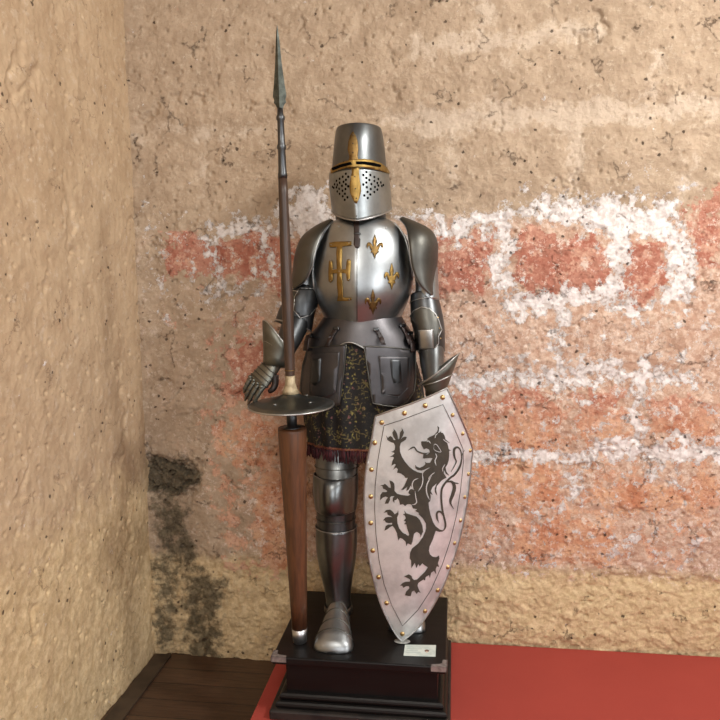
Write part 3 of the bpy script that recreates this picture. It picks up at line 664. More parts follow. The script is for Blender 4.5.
# --- legs
def leg(dxm, dym, nm):
    """rows measured on the leg beside the lance; shifted for the other one"""
    LY = -.365; sh = Vector((dxm, dym, 0))
    def rows(rr_, n=48, k=5, **kw): return [[p + sh for p in r] for r in rowrings(rr_, n, k, **kw)]
    a = rows([(425, 320, 358, LY + .06, .052), (446, 316, 359, LY + .045, .062), (462, 315.6, 358.5, LY + .032, .064), (476, 316, 357, LY + .008, .068)])
    cu = link('cuisse', loft(a, None, True, True, True), M['leg'], suit)
    for k_ in (465.5,):
        r = rows([(k_, 315, 359, LY + .028, .0665), (k_ + 1, 315, 359, LY + .028, .0665)], k=1)[0]; link('lame_edge', tube(r, .0016, 6, True), M['dull'], cu)
    k1 = rows([(474, 314, 357.5, LY, .074), (480, 313.6, 357.6, LY, .078), (492, 314, 357.4, LY, .080), (502, 315, 356.6, LY, .078), (508, 316, 356, LY, .074)])
    # knee cap: swelling front
    kn = []
    cz = (k1[0][0].z + k1[-1][0].z) / 2; H = k1[0][0].z - k1[-1][0].z
    for r in k1:
        cx_ = sum(p.x for p in r) / len(r); cy_ = sum(p.y for p in r) / len(r)
        kn.append([p + Vector((0, -.038, 0)) * max(0, 1 - ((p.x - cx_) / .055) ** 2) ** .5 * max(0, 1 - ((p.z - cz) / (H * .56)) ** 2) ** .5 if p.y < cy_ else p for p in r])
    po = link('poleyn', loft(kn), M['leg'], suit, solid=.002); link('lower_rim', tube(kn[-1], .0022, 6, True), M['rim'], po); link('upper_rim', tube(kn[0], .002, 6, True), M['rim'], po)
    # side wing of the poleyn
    p = kn[len(kn) // 2]; q = min(p, key=lambda v: v.x); bm = bmesh.new(); ball(bm, q + Vector((-.001, .01, .002)), .03, 20, (.16, .9, 1.0)); link('side_wing', bm, M['dark'], po)
    b = rows([(505, 316, 356, LY, .073), (516, 317, 355, LY, .071), (528, 317, 355.6, LY, .072)])
    lm = link('knee_lame', loft(b, None, True, True, True), M['dark'], suit)
    r = rows([(517, 316.6, 355.6, LY, .0735), (518, 316.6, 355.6, LY, .0735)], k=1)[0]; link('lame_edge', tube(r, .0016, 6, True), M['dull'], lm)
    g = rows([(526, 315.8, 356.8, LY, .076, .003), (540, 316, 357, LY + .005, .080, .004), (555, 317.4, 356, LY + .01, .080, .005), (572, 320.6, 353.5, LY + .012, .070, .006), (588, 324.4, 351.2, LY + .012, .058, .006), (600, 326, 350.6, LY + .01, .054, .006), (612, 326, 352, LY + .008, .058, .006)], 64)
    gr = link('greave', loft(g, None, True, True, True), M['leg'], suit); link('upper_rim', tube(g[0], .002, 6, True), M['rim'], gr)
    # sabaton
    foot = PZ(332, 654, PT) + sh; ank = P(338, 606, LY + .01) + sh; zt = ank.z
    hy = LY + .075 + dym
    def footring(t):
        # t 0 heel .. 1 toe ; centre line and half width, height
        y = hy + (foot.y - hy) * t
        x = ank.x + (foot.x - ank.x) * t
        w = np.interp(t, [0, .12, .35, .6, .8, .92, .98, 1], [.026, .040, .044, .058, .071, .070, .052, .020])
        hh = np.interp(t, [0, .12, .35, .5, .7, .85, .95, 1], [.10, .125, .125, .105, .078, .058, .036, .014])
        out = []
        for i in range(28):
            a = PI * i / 27; out.append(Vector((x + math.cos(a) * w * (1 if math.sin(a) < .2 else 1), y, PT + .001 + (math.sin(a) ** .8) * hh)))
        return out
    ts = [i / 40 for i in range(41)]
    sb = link('sabaton', loft([footring(t) for t in ts], None, True, True, True), M['steel'], suit)
    for t in (.40, .52, .66, .8):
        link('lame_edge', tube(footring(t)[2:-2], .0024, 6), M['dull'], sb)
    bm = bmesh.new(); ring = rows([(604, 325.6, 351, LY, .058), (609, 325, 352, LY - .004, .062)], 40, 2); link('ankle_band', loft(ring), M['dull'], sb, solid=.003)
    for (x, y) in ((327, 631), (331, 636), (337, 632), (345, 628)):
        pp = P(x, y, foot.y + .07) + sh
leg(0, 0, 'r')
ref = P(336, 560, -.365); tgt = P(406, 560, -.175)
leg(tgt.x - ref.x, .175, 'l')

# --- arms
def shell(rows_, Yc, ry, side, n=26):
    """rows: (xin, yin, xout, yout, scale) ; wraps from the inner front edge round the outside"""
    R = []
    for xi, yi, xo, yo, s in spline(rows_, 5):
        A_ = P(xi, yi, Yc - ry * s); B_ = P(xo, yo, Yc); ring = []
        for i in range(n):
            f = PI * .82 * i / (n - 1)
            k = math.sin(f); w = k if f < PI / 2 else 1 - (1 - k) * .7
            p = A_.lerp(B_, w); ring.append(Vector((p.x, Yc - ry * s * math.cos(f), p.z if f < PI / 2 else p.z)))
        R.append(ring)
    return R
def pauldron(rows_, side, label):
    R = shell(rows_, BY, .115, side); o = link('pauldron', loft(R, None, False), M['dull'], suit, solid=.003); o['label'] = label
    link('edge_rim', tube([r[0] for r in R], .0028, 8), M['rim'], o); link('lower_rim', tube(R[-1], .0025, 8), M['rim'], o)
    return R
pauldron([(333, 220.5, 330, 220, .35), (325, 229, 317.5, 226, .7), (318, 242, 303.5, 237, .95), (314, 256, 297, 252, 1.05), (311.6, 268, 294.4, 268, 1.0), (305, 281, 293.4, 280, .9), (295, 288, 293, 288, .7)], -1, 'smooth shoulder plate on the lance side')
pauldron([(400, 219, 403, 217.5, .35), (406.5, 228, 416, 222.5, .7), (409, 242, 430.5, 230.5, .98), (410.2, 256, 437, 243, 1.05), (412.6, 269, 436.8, 264, 1.0), (420, 285, 435, 281, .9), (432, 295, 433.6, 294, .7)], 1, 'smooth shoulder plate on the shield side')
def V(px, py, Y, rpx, ry=None):
    p = P(px, py, Y); k = pm(p); return (p, rpx * k, (ry if ry else rpx) * k)
# knight's right arm (beside the lance)
ua = link('upper_arm_plate', limb([V(312, 245, BY, 13, 14), V(306, 265, BY - .01, 11.5, 13), V(304, 285, BY - .02, 11.5, 13), V(303, 297, BY - .03, 12, 13)]), M['steel'], suit)
for py in (291, 297):
    pass
el = limb([V(306, 288, BY - .02, 14.0, 14), V(303.5, 296, BY - .03, 15.6, 16), V(300, 306, BY - .045, 16.6, 17), V(296, 316, BY - .055, 18.4, 16), V(293.5, 326, BY - .06, 19.0, 15)], 40)
elo = link('couter', el, M['dark'], suit)
def edge(pts, k, r, mat, parent, name='edge_rim'):
    c, rx, ry = pts[k]; a = pts[max(0, k - 1)][0]; b = pts[min(len(pts) - 1, k + 1)][0]
    f = frames([a, b])[0]; return link(name, tube(ell(c, rx, ry, 40, ax=f[0], ay=f[1]), r, 6, True), mat, parent)
cp = [V(303.5, 296, BY - .03, 15.8, 16.4), V(293.5, 326, BY - .06, 19.2, 15.2)]
edge(cp, 0, .002, M['rim'], elo); edge(cp, 1, .0028, M['rim'], elo)
ET = obvh(elo)
w_ = [(300, 289), (312, 289), (317, 296), (316, 306), (309, 315), (300, 318), (294, 310), (295, 298)]
wing = patch('elbow_wing', w_, ET, M['dark'], elo, .004, .003, 4); rimline('edge_rim', dense(w_, 4, True), ET, M['rim'], wing, .0022, .005, True)
link('forearm_plate', limb([V(298, 318, BY - .06, 14, 13), V(291, 335, BY - .115, 12.5, 12), V(284, 350, BY - .165, 11, 11), V(278, 362, BY - .205, 9.5, 10)]), M['dark'], suit)
# gauntlets
def gauntlet(wr, out, up, cuffdir, label, k, mirror=1, fold=0.0, cax=None):
    """wr: wrist point; out: unit vector along the hand; up: unit vector normal to the back of the hand; k metres per element"""
    side = out.cross(up).normalized() * mirror
    g = empty('gauntlet_root')  # replaced below by the hand plate
    bpy.data.objects.remove(g)
    cax = cax or -out; cside = cax.cross(up).normalized() * -mirror
    def cuffring(d_, a, b, skew):
        c = wr + cax * d_; cu_ = cside.cross(cax).normalized(); cu_ = cu_ if cu_.dot(up) > 0 else -cu_
        return [c + e - cax * (skew * (e.normalized().dot(cuffdir))) for e in (cside * math.cos(2 * PI * i / 36) * a + cu_ * math.sin(2 * PI * i / 36) * b for i in range(36))]
    def ringat(c, a, b, skew=0):
        R = []
        for i in range(36):
            t = 2 * PI * i / 36; d = side * math.cos(t) * a + up * math.sin(t) * b
            R.append(c + d + out * (skew * (d.normalized().dot(cuffdir))))
        return R
    L = .095
    hand = link('gauntlet', loft([ringat(wr - out * .012, .031, .026), ringat(wr + out * .01, .034, .025), ringat(wr + out * .05, .043, .022), ringat(wr + out * .085, .045, .019), ringat(wr + out * L, .043, .015)], None, True, True, True), M['gaunt'], suit, sub=1)
    hand['label'] = label
    cuff = loft([cuffring(-.012, .0365, .030, 0), cuffring(.02, .041, .036, -.010), cuffring(.06, .054, .047, -.036), cuffring(.085, .064, .056, -.066)])
    cu = link('cuff', cuff, M['gaunt'], hand, solid=.003)
    link('cuff_rim', tube(cuffring(.085, .064, .056, -.066), .003, 8, True), M['rim'], cu)
    link('cuff_ridge', tube(cuffring(.048, .0505, .0445, -.026), .0022, 8, True), M['rim'], cu)
    for q_, a_, b_ in ((.028, .040, .0245), (.046, .0435, .0232), (.064, .0455, .0218), (.080, .0465, .0205)):
        link('back_lame', tube(ringat(wr + out * q_, a_ * .985, b_ * .985), .0022, 6, True), M['dull'], hand)
    for s_, ln in ((-.033, .072), (-.011, .082), (.011, .078), (.033, .062)):
        base = wr + out * (L - .012) + side * s_ + up * .003
        pts = []; p = base; d = out.copy(); r = .0105; cur = fold
        dirv = out
        for j in range(4):
            pts.append((p, r, r * .92)); dirv = (out * math.cos(cur) - up * math.sin(cur)).normalized(); p = p + dirv * (ln / 3.4); r *= .9; cur += fold * 1.1 + .10
        pts.append((p, r * .5, r * .5))
        fg = link('finger', limb(pts, 14, 4), M['gaunt'], hand)
        for j in (1, 2, 3):
            c, a_, b_ = pts[j]; dd = (pts[j + 1][0] - pts[j - 1][0]).normalized(); x_ = dd.cross(up).normalized(); link('finger_lame', tube(ell(c, a_ * 1.1, b_ * 1.15, 14, ax=x_, ay=dd.cross(x_)), .0017, 5, True), M['dull'], fg)
        bm = bmesh.new(); ball(bm, base + up * .009 + out * .008, .0085, 12, (1, 1, .8)); link('knuckle', bm, M['gaunt'], fg)
    ts_ = side * -1
    b0 = wr + out * .03 + ts_ * .030 - up * .008
    pts = [(b0, .014, .013), (b0 + ts_ * .018 + out * .024 - up * .012, .0125, .012), (b0 + ts_ * .024 + out * .042 - up * .012, .011, .010), (b0 + ts_ * .020 + out * .056 - up * .012, .0085, .008), (b0 + ts_ * .018 + out * .061 - up * .012, .004, .004)]
    link('thumb', limb(pts, 14, 4), M['leather'], hand)
    return hand
wr = P(274, 363, -.485); tipp = P(246.5, 396, -.52)
out = (tipp - wr).normalized(); up = Vector((-.42, -.82, .25)); up = (up - out * up.dot(out)).normalized()
cdv = P(258, 330, -.47) - P(292, 345, -.44); cdv = (cdv - out * cdv.dot(out)).normalized()
gauntlet(wr, out, up, cdv, 'steel gauntlet reaching down past the lance', 1, 1, .06, (P(280, 326, -.455) - wr).normalized())

# knight's left arm (shield side)
AY = BY - .01
link('upper_arm_plate', limb([V(418, 246, BY, 13, 14), V(425, 266, BY - .01, 12, 13), V(427, 285, BY - .015, 11.5, 13), V(427, 300, BY - .02, 12.5, 13)]), M['steel'], suit)
e2p = [V(424, 294, AY, 13.6, 14), V(425, 304, AY - .01, 14.8, 15), V(427, 318, AY - .02, 16, 17), V(429.5, 332, AY - .03, 15.4, 17), V(431, 345, AY - .03, 14, 14), V(431.5, 352, AY - .03, 13.4, 13)]
el2 = link('couter', limb(e2p, 40), M['dark'], suit)
edge([V(424.6, 301, AY - .008, 14.6, 15), V(425.6, 308, AY - .014, 15.4, 16)], 0, .002, M['rim'], el2)
E2 = obvh(el2)
w2 = [(410, 318), (415, 311), (422, 307.5), (429, 309), (435, 315), (438, 322), (440.5, 330), (437.5, 336), (437.5, 343), (433, 350), (425, 352.6), (417, 350.5), (411.5, 346)]
wg = patch('elbow_wing', w2, E2, M['dull'], el2, .005, .003, 4); rimline('edge_rim', dense(w2, 4, True), E2, M['rim'], wg, .0026, .006, True)
patch('front_panel', [(420, 330), (433, 329), (433.5, 348), (421, 349.5)], E2, M['rim'], wg, .009, .002, 4)
for x, y in ((436.5, 318), (438, 328.5), (439, 338), (423, 346), (431, 345)): dot('rivet', x, y, E2, .0028, M['rivet'], wg, .009, .6)
link('forearm_plate', limb([V(431, 346, AY - .03, 13, 13), V(432, 362, AY - .07, 12, 12.5), V(433, 378, AY - .12, 10, 11), V(434, 392, AY - .165, 8, 9)]), M['leg'], suit)
wr2 = P(435.5, 393, AY - .175); t2 = P(428, 440, AY - .175)
out2 = (t2 - wr2).normalized(); up2 = Vector((.55, -.6, .1)); up2 = (up2 - out2 * up2.dot(out2)).normalized()
cd2 = P(462, 355, AY - .17) - P(424, 385, AY - .17); cd2 = (cd2 - out2 * cd2.dot(out2)).normalized()
gauntlet(wr2, out2, up2, cd2, 'steel gauntlet holding the shield from behind', 1, -1, .10)
# padding visible between arm and waist
adopt(suit)

# ------------------------------------------------------------------ shield
SYT = -.545; SYB = PZ(402, 641, PT + .006).y          # depth near the top and at the tip
Lf = spline([(375.5, 416), (371.5, 440), (367, 462), (364.6, 485), (364, 505), (365.2, 530), (368.5, 556), (373.5, 580), (380.5, 604), (389, 623), (396, 635), (402, 641.5)], 6)
Rf = spline([(447, 388), (459, 414), (471.6, 446), (471.4, 462), (468.8, 490), (465, 515), (459.5, 540), (452, 564), (442.6, 588), (430, 611), (417, 629), (402, 641.5)], 6)
def xat(line, y):
    for (x0, y0), (x1, y1) in zip(line, line[1:]):
        if y0 <= y <= y1: return x0 + (x1 - x0) * (y - y0) / max(1e-6, y1 - y0)
    return line[0][0] if y < line[0][1] else line[-1][0]
def axis_x(y): return 447 + (402 - 447) * (y - 388) / 253.5
def s_pt(px, py, off=0.0):
    t = min(1, max(0, (py - 388) / 253.5)); Yc = SYT + (SYB - SYT) * t
    ys_ = max(py, 448); wl = axis_x(ys_) - xat(Lf, ys_); wr_ = xat(Rf, ys_) - axis_x(ys_)
    wl = max(wl, 1); wr_ = max(wr_, 1); a = px - axis_x(py)
    W0 = min(1, (wl + wr_) / 106)
    s = a / (wl if a < 0 else wr_); s = max(-1.2, min(1.2, s))
    if a < 0: d = .018 * s * s * 1.0 - .0 * s
    else: d = .012 * s + .15 * s * s * .55
    # smooth parabola: left recedes gently, right recedes strongly
    Y = Yc + d * W0
    p = P(px, py, Y); return p - ray(px, py).normalized() * off
outl = [(375.5, 416), (392, 410), (410, 404), (430, 396), (447, 388)] + [q for q in Rf[1:]] + list(reversed(Lf[1:-1]))
bpy.context.view_layer.update()
tip3 = s_pt(402, 641)
sh = empty('heraldic_shield', (tip3.x, tip3.y, PT))
tag(sh, 'pale steel shield with a dark rampant lion, standing on its point before the knight', 'shield')
plate = patch('shield_plate', outl, None, M['shield'], sh, 0, .004, 4, mapper=s_pt)
plate.modifiers['s'].offset = -1
rimline('edge_rim', dense(outl, 2, True), None, M['rim'], sh, .0030, .001, True, s_pt)
# inner engraved border line
def shrink(o, c, k): return [(c[0] + (x - c[0]) * k, c[1] + (y - c[1]) * k) for x, y in o]
inn = [(384, 425.6), (400, 420.5), (420, 413), (443, 404.5), (452.5, 424), (463, 449), (463.4, 462), (460.6, 490), (456.5, 515), (450.5, 540), (442.5, 564), (431, 590), (418, 610), (402.5, 626), (392, 606), (384, 584), (379, 560), (376, 535), (374.6, 508), (375.2, 485), (377.6, 462), (381, 442)]
border = inn
rimline('engraved_border', dense(inn, 4, True), None, M['dull'], sh, .0012, .0004, True, s_pt)
bm = None
for x, y in [(381.8, 422.5), (404.5, 413.2), (425.2, 405.6), (442.6, 397.4), (452.6, 415), (462.5, 433.6), (470, 450.5), (468.2, 474), (464.6, 497), (460.2, 520.5), (454.4, 543), (447.6, 567), (437.4, 590), (424.8, 611), (402.4, 634), (386.6, 603), (378.6, 577), (372.8, 550.6), (370.8, 523), (370.8, 496.5), (371.5, 469.6), (374.8, 442.8)]:
    p = s_pt(x, y, .001); n = -ray(x, y).normalized()
    b_ = bmesh.new(); ball(b_, p, .0088 if x < 450 else .0072, 14, (1, .62, 1)); link('rivet', b_, M['rivet'], sh)
A = lambda x, y: (380 + x / 12, 420 + y / 12)
B = lambda x, y: (420 + x / 12, 420 + y / 12)
Cc = lambda x, y: (375 + x / 12, 475 + y / 12)
D = lambda x, y: (415 + x / 12, 475 + y / 12)
E = lambda x, y: (385 + x / 9, 525 + y / 9)
def tr_(f, pts): return [f(*p) for p in pts]
arm_up = tr_(A, [(75, 185), (95, 215), (105, 203), (127, 192), (150, 210), (165, 240), (187, 240), (160, 200), (148, 150), (166, 127), (162, 103), (182, 125), (200, 150), (212, 190), (217, 232), (233, 220), (240, 150), (262, 122), (260, 93), (276, 120), (288, 150), (275, 190), (243, 240), (270, 210), (300, 198), (322, 205), (310, 235), (280, 255), (250, 275), (238, 320), (240, 380), (262, 440), (300, 500), (350, 560), (400, 600), (450, 625), (505, 637)]) + tr_(Cc, [(575, 60), (560, 130), (480, 170), (455, 170), (430, 125), (405, 175), (375, 192), (388, 140), (345, 175), (315, 180), (352, 130), (395, 30), (360, 30), (352, 15)]) + tr_(A, [(310, 695), (290, 670), (245, 640), (205, 632), (215, 590), (195, 570), (158, 595), (190, 535), (175, 525), (138, 548), (150, 490), (168, 455), (158, 440), (116, 441), (150, 425), (175, 400), (165, 390), (133, 381), (157, 375), (177, 355), (182, 310), (165, 275), (130, 265), (90, 240)])
head = tr_(B, [(12, 265), (20, 255), (70, 256), (92, 243), (85, 226), (110, 205), (170, 180), (205, 140), (215, 110), (208, 70), (231, 90), (226, 130), (215, 160), (245, 142), (255, 135), (250, 150), (275, 155), (296, 190), (306, 232), (360, 277), (325, 272), (337, 310), (345, 350), (375, 368), (350, 368), (350, 410), (345, 480), (330, 530), (306, 570), (318, 620), (350, 668), (310, 645), (290, 600), (285, 640), (318, 690)])
head += tr_(D, [(325, 60), (298, 90), (262, 130), (252, 175), (268, 248), (240, 210), (238, 160), (262, 95), (210, 145), (190, 190), (212, 242), (183, 222), (190, 260), (182, 312), (163, 330), (170, 400), (185, 470), (215, 560), (245, 612), (300, 655), (330, 662), (330, 678), (290, 682), (250, 668)])
head += tr_(E, [(450, 70), (430, 130), (402, 190), (395, 230), (405, 265), (430, 285), (460, 290), (486, 275), (490, 300), (475, 345), (488, 376), (465, 372), (456, 400), (460, 442), (440, 412), (415, 430), (403, 476), (395, 450), (365, 470), (360, 500), (345, 490), (300, 520), (292, 545), (305, 580), (320, 612), (300, 600), (285, 620), (268, 600), (262, 590), (242, 600), (232, 640), (205, 638), (180, 632), (190, 600), (220, 570), (215, 550), (190, 550), (165, 565), (155, 545), (136, 545), (160, 520), (190, 510), (225, 510), (225, 490), (203, 478), (172, 462), (215, 443), (240, 460), (245, 480), (262, 495), (290, 490), (320, 460), (360, 420), (386, 380), (360, 365), (335, 345), (312, 372), (300, 352), (282, 388), (268, 340), (238, 388), (235, 320), (222, 300), (226, 250), (245, 210), (300, 165), (340, 110), (362, 60)])
head += tr_(Cc, [(612, 640), (610, 580), (572, 518), (522, 468), (530, 458), (483, 430), (505, 410), (455, 400), (440, 360), (420, 350), (385, 352), (362, 372), (335, 350), (300, 357), (290, 310), (270, 278), (252, 300), (235, 300), (232, 335), (212, 310), (215, 272), (235, 255), (200, 252), (180, 270), (180, 300), (160, 342), (118, 345), (133, 300), (155, 270), (130, 258), (95, 270), (60, 304), (65, 240), (90, 205), (130, 205), (150, 195), (128, 176), (100, 165), (90, 135), (62, 125), (100, 118), (120, 106), (145, 125), (165, 150), (190, 155), (188, 130), (182, 100), (172, 65), (205, 75), (230, 100), (235, 140), (235, 190), (265, 225), (320, 240), (400, 250), (425, 235), (400, 215), (410, 185), (430, 168), (470, 175)])
head += tr_(A, [(510, 640), (560, 590), (590, 568), (540, 592), (500, 606), (450, 600), (425, 578), (422, 535), (440, 560), (475, 573), (520, 555), (545, 530), (540, 500), (560, 515), (600, 515), (630, 458), (600, 455), (530, 462), (515, 460), (520, 412), (570, 412), (598, 385), (590, 355), (555, 340), (525, 352), (497, 300)])
hind = tr_(Cc, [(103, 452), (135, 420), (180, 415), (215, 440), (235, 470), (268, 452), (278, 420), (282, 470), (265, 510), (270, 580), (290, 640), (330, 690), (370, 715)]) + tr_(E, [(175, 75), (210, 100)]) + tr_(Cc, [(410, 712), (385, 640), (375, 590), (350, 590), (372, 560), (345, 545), (370, 520), (360, 490), (335, 470), (362, 465), (350, 425), (378, 460), (440, 480), (500, 500), (540, 540), (570, 610), (580, 700)]) + tr_(E, [(343, 60), (318, 112), (320, 90), (305, 72), (285, 60), (262, 78), (255, 110), (247, 150), (236, 178), (205, 165), (193, 190), (185, 150), (160, 125), (135, 115), (120, 140), (110, 90)]) + tr_(Cc, [(265, 700), (235, 640), (210, 610), (180, 625), (150, 650), (112, 668), (130, 610), (160, 595), (205, 595), (205, 572), (165, 578), (130, 568), (118, 545), (96, 545), (125, 510), (160, 503), (212, 505), (185, 490), (150, 475), (145, 445)])
lion = patch('lion_emblem', head, None, M['lion'], sh, .0012, .0006, 4, False, mapper=s_pt)
lion['label'] = 'dark rampant lion etched on the shield'
patch('lion_foreleg', arm_up, None, M['lion'], lion, .0013, .0006, 4, False, mapper=s_pt)
patch('lion_hind_leg', hind, None, M['lion'], lion, .0013, .0006, 4, False, mapper=s_pt)
def ribbon(name, line, w, mat, parent, off=.0014, prof=None, k=5):
    L = spline(line, k); m = len(L); l_, r_ = [], []
    for i, (x, y) in enumerate(L):
        a = L[max(0, i - 1)]; b = L[min(m - 1, i + 1)]; dx_, dy_ = b[0] - a[0], b[1] - a[1]; q = math.hypot(dx_, dy_) or 1
        hw = w / 2 * (prof(i / (m - 1)) if prof else 1); l_.append((x - dy_ / q * hw, y + dx_ / q * hw)); r_.append((x + dy_ / q * hw, y - dx_ / q * hw))
    bm = bmesh.new(); va = [bm.verts.new(s_pt(x, y, off)) for x, y in l_]; vb_ = [bm.verts.new(s_pt(x, y, off)) for x, y in r_]
    for i in range(m - 1): bm.faces.new((va[i], va[i + 1], vb_[i + 1], vb_[i]))
    bm.normal_update()
    if sum(f.normal.dot(CAM - f.calc_center_median()) for f in bm.faces) < 0: bmesh.ops.reverse_faces(bm, faces=bm.faces[:])
    return link(name, bm, mat, parent, False, solid=.0006, off=1)
tap = lambda t: max(.15, min(1, t * 6, (1 - t) * 5))
swell = lambda t: .25 + .95 * math.sin(PI * min(1, t * 1.05)) ** 1.2
ribbon('lion_tail', tr_(D, [(270, 655), (325, 672), (358, 640), (366, 590), (352, 520), (332, 440), (320, 340), (315, 240), (325, 160), (360, 100), (400, 55), (440, 20)]) + tr_(B, [(405, 665), (450, 610), (485, 540), (500, 470), (508, 410), (535, 362)]), 1.9, M['lion'], lion, prof=tap)
ribbon('lion_tail', tr_(B, [(500, 470), (493, 385), (468, 338), (440, 328), (412, 350), (408, 400), (418, 455), (435, 500), (405, 565), (372, 622)]), 2.4, M['lion'], lion, prof=lambda t: max(.12, (1 - abs(t - .45) * 1.6)) if t < .6 else max(.1, .75 - (t - .6) * 1.6))
ribbon('lion_tail', tr_(D, [(380, 85), (430, 78), (462, 105), (472, 160), (452, 235), (428, 300), (430, 350), (465, 405)]), 3.4, M['lion'], lion, prof=lambda t: max(.12, math.sin(PI * (t * .9 + .08))))
ribbon('lion_tail', tr_(D, [(440, 75), (480, 95), (525, 102)]), 1.2, M['lion'], lion, prof=tap)
ribbon('lion_tail', tr_(D, [(352, 520), (322, 455), (285, 438), (262, 465), (266, 520), (287, 575)]), 1.9, M['lion'], lion, prof=tap)
ribbon('lion_tongue', tr_(A, [(335, 365), (375, 338), (410, 328), (445, 372), (500, 397), (550, 402), (585, 390)]), 1.4, M['lion'], lion, prof=tap)
for ln, w in (([B(165, 320), B(172, 292), B(200, 296), B(230, 338), B(252, 382), B(205, 376), B(168, 352), B(165, 320)], .55), ([B(185, 400), B(200, 440), B(180, 490), B(196, 548)], .9), ([A(512, 715), A(512, 640), A(545, 600), A(600, 570)], .7), ([A(578, 712), A(610, 665), A(658, 628)], .8),
              ([Cc(655, 300), Cc(620, 210), Cc(625, 110), Cc(685, 0)], 1.1), ([Cc(462, 180), Cc(446, 115), Cc(470, 62), Cc(520, 40)], .9), ([Cc(570, 0), Cc(575, 60), Cc(560, 130), Cc(518, 195)], .9), ([Cc(480, 190), Cc(490, 270), Cc(500, 320), Cc(480, 350), Cc(440, 355)], .9), ([B(180, 220), B(190, 180), B(215, 160)], .8), ([B(80, 262), B(100, 250), B(128, 280)], .9), ([B(280, 230), B(305, 255), B(345, 275)], .7), ([B(275, 620), B(272, 580), B(300, 530)], .7), ([B(300, 640), B(318, 680), B(322, 720)], .8)):
    ribbon('light_line', ln, w, M['shield'], lion, .0024, tap, 4)
# little metal footing that holds the point
bm = bmesh.new(); ball(bm, (tip3.x, tip3.y + .004, PT + .0033), .03, 20, (1, .62, .10)); link('foot_plate', bm, plain('pale_foot_metal', (170, 172, 168), .5, .4, (140, 142, 140), 50), sh)
# arm loops on the back of the shield
q1, q2 = s_pt(420, 440, -.012), s_pt(445, 440, -.012)
link('arm_strap', tube([q1, q1 + Vector((.01, .03, 0)), q2 + Vector((-.01, .03, 0)), q2 + Vector((0, .0, 0))], .006, 8), M['leather'], sh)
adopt(sh)

# ------------------------------------------------------------------ lance
LB = PZ(300, 641.0, PT + .002); LT = P(277, 25, -.60)
dirL = (LT - LB).normalized()
ln = empty('lance', LB)
tag(ln, 'tall wooden lance with steel spearhead and round hand guard standing on plinth', 'lance')
def lp(py):
    a, b = 0, 1
    for _ in range(40):
        m = (a + b) / 2
        if proj(LB.lerp(LT, m))[1] > py: a = m
        else: b = m
    return LB.lerp(LT, (a + b) / 2)
lx = dirL.cross(Vector((0, 1, 0))).normalized();  ly = dirL.cross(lx)
def lathe(name, rows_, mat, parent, n=40, k=1, sm_=True):
    R = []
    for py, r in (spline(rows_, k) if k > 1 else rows_):
        c = lp(py); R.append(ell(c, r * pm(c), r * pm(c), n, ax=lx, ay=ly))
    return link(name, loft(R, None, True, True, True), mat, parent, sm_)
lathe('ferrule', [(641.5, 7.0), (634, 7.4), (627.5, 7.9)], steel('ferrule_steel', (200, 200, 202), .35, .06), ln)
grip = lathe('grip', [(628, 7.7), (600, 8.6), (560, 9.9), (520, 11.2), (480, 12.6), (450, 13.7), (430, 14.4), (427.6, 14.0)], M['cone'], ln)
lathe('neck', [(428, 9), (426.6, 9), (426, 5.2), (410, 5.2), (401, 5.4)], M['dark'], ln)
# hand guard: shallow cone with rolled edge
def guard():
    R = []
    for h_, r in ((.0, 42.5), (.002, 42.5), (.010, 34), (.019, 24), (.029, 14), (.038, 9), (.048, 6.6), (.056, 5.4)):
        c = lp(403.5) + dirL * (h_ - .006); R.append(ell(c, r * pm(c), r * pm(c), 72, ax=lx, ay=ly))
    g_ = link('hand_guard', loft(R), steel('guard_steel', (118, 120, 116), .32, .08, .1, .7), ln, solid=.002, off=-1)
    link('rim', tube(R[0], .0032, 8, True), M['rim'], g_)
    for i in range(4):
        a = PI * 2 * i / 4 + 1.1; c = lp(403.5) + dirL * .0135; p = c + lx * math.cos(a) * .085 + ly * math.sin(a) * .085; bm = bmesh.new(); ball(bm, p, .0065, 12, (1, 1, .35)); link('rivet', bm, M['rim'], g_)
guard()
lathe('collar', [(393, 9.0), (389, 6.8), (383, 5.0), (375.5, 4.9)], plain('cream_collar', (176, 160, 130), .55, .2, (130, 112, 84), 40), ln)
lathe('shaft', [(390, 4.4), (376, 4.7), (340, 5.5), (300, 5.8), (260, 5.5), (220, 5.1), (195, 4.8), (177, 4.4)], M['shaft'], ln)
sock = lathe('socket', [(178, 4.7), (174, 4.7), (172.5, 4.2), (150, 3.7), (148.5, 4.6), (145.5, 4.6), (144, 3.7), (121, 3.3), (119.5, 4.3), (116.5, 4.3), (115, 3.2), (108, 2.8)], M['dark'], ln)
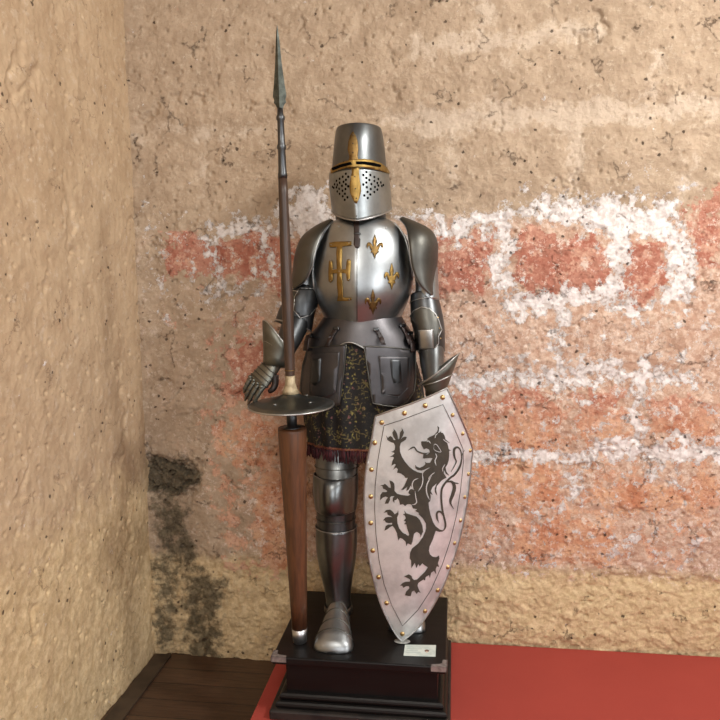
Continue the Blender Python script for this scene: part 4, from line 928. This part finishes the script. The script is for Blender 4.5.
# spearhead: flattened diamond section with notched base
R = []
for py, w, th in spline([(112, 2.6, 2.4), (108, 3.2, 2.2), (105, 4.4, 2.2), (102.5, 6.2, 2.2), (99.5, 5.8, 2.2), (96.5, 6.9, 2.3), (92, 6.6, 2.4), (84, 5.5, 2.2), (72, 4.3, 1.9), (60, 3.2, 1.6), (45, 2.2, 1.2), (32, 1.1, .8), (24.5, .15, .15)], 3):
    c = lp(py); k = pm(c); R.append([c + lx * w * k, c + ly * th * k, c - lx * w * k, c - ly * th * k])
link('spearhead', loft(R, None, True, True, True), steel('spear_steel', (96, 100, 94), .48, .08, .3, .55, 60), ln, False)
c = lp(370); link('wire_wrap', tube(ell(c, 5.3 * pm(c), 5.3 * pm(c), 24, ax=lx, ay=ly), .001, 5, True), M['brass'], ln)
adopt(ln)
# sub-parts share the frame of their part
for root in (suit, sh, ln):
    for o in root.children:
        for ch in o.children: ch.matrix_parent_inverse = Matrix.Identity(4)

# ------------------------------------------------------------------ light
def area(name, loc, target, sx, sy, power, col):
    l = bpy.data.lights.new(name, 'AREA'); l.shape = 'RECTANGLE'; l.size = sx; l.size_y = sy; l.energy = power; l.color = col
    o = bpy.data.objects.new(name, l); COL.objects.link(o); o.location = loc
    o.rotation_euler = (Vector(target) - Vector(loc)).to_track_quat('-Z', 'Y').to_euler(); return o
area('ceiling_lamp', (1.9, -1.5, 3.25), (-.1, -.1, .8), .4, .4, 56, (1, .98, .94))
area('ceiling_lamp', (-.3, -3.4, 3.25), (-.7, -.3, .5), .9, .6, 42, (1, .95, .88))
area('window_light', (3.0, -3.0, 1.4), (-.8, -.4, .3), 1.3, 1.9, 58, (.96, .98, 1))
area('front_fill_light', (.6, -5.45, 1.3), (-.4, 0, .3), 2.0, 2.2, 52, (.97, .985, 1))  # added fill from behind the camera, no doorway stands there
w = bpy.data.worlds.new('world'); bpy.context.scene.world = w; w.use_nodes = True
w.node_tree.nodes['Background'].inputs[0].default_value = (.9, .85, .8, 1); w.node_tree.nodes['Background'].inputs[1].default_value = .15
vs_ = bpy.context.scene.view_settings; vs_.view_transform = 'Standard'; vs_.look = 'None'; vs_.gamma = 1; vs_.exposure = .50; vs_.use_curve_mapping = False
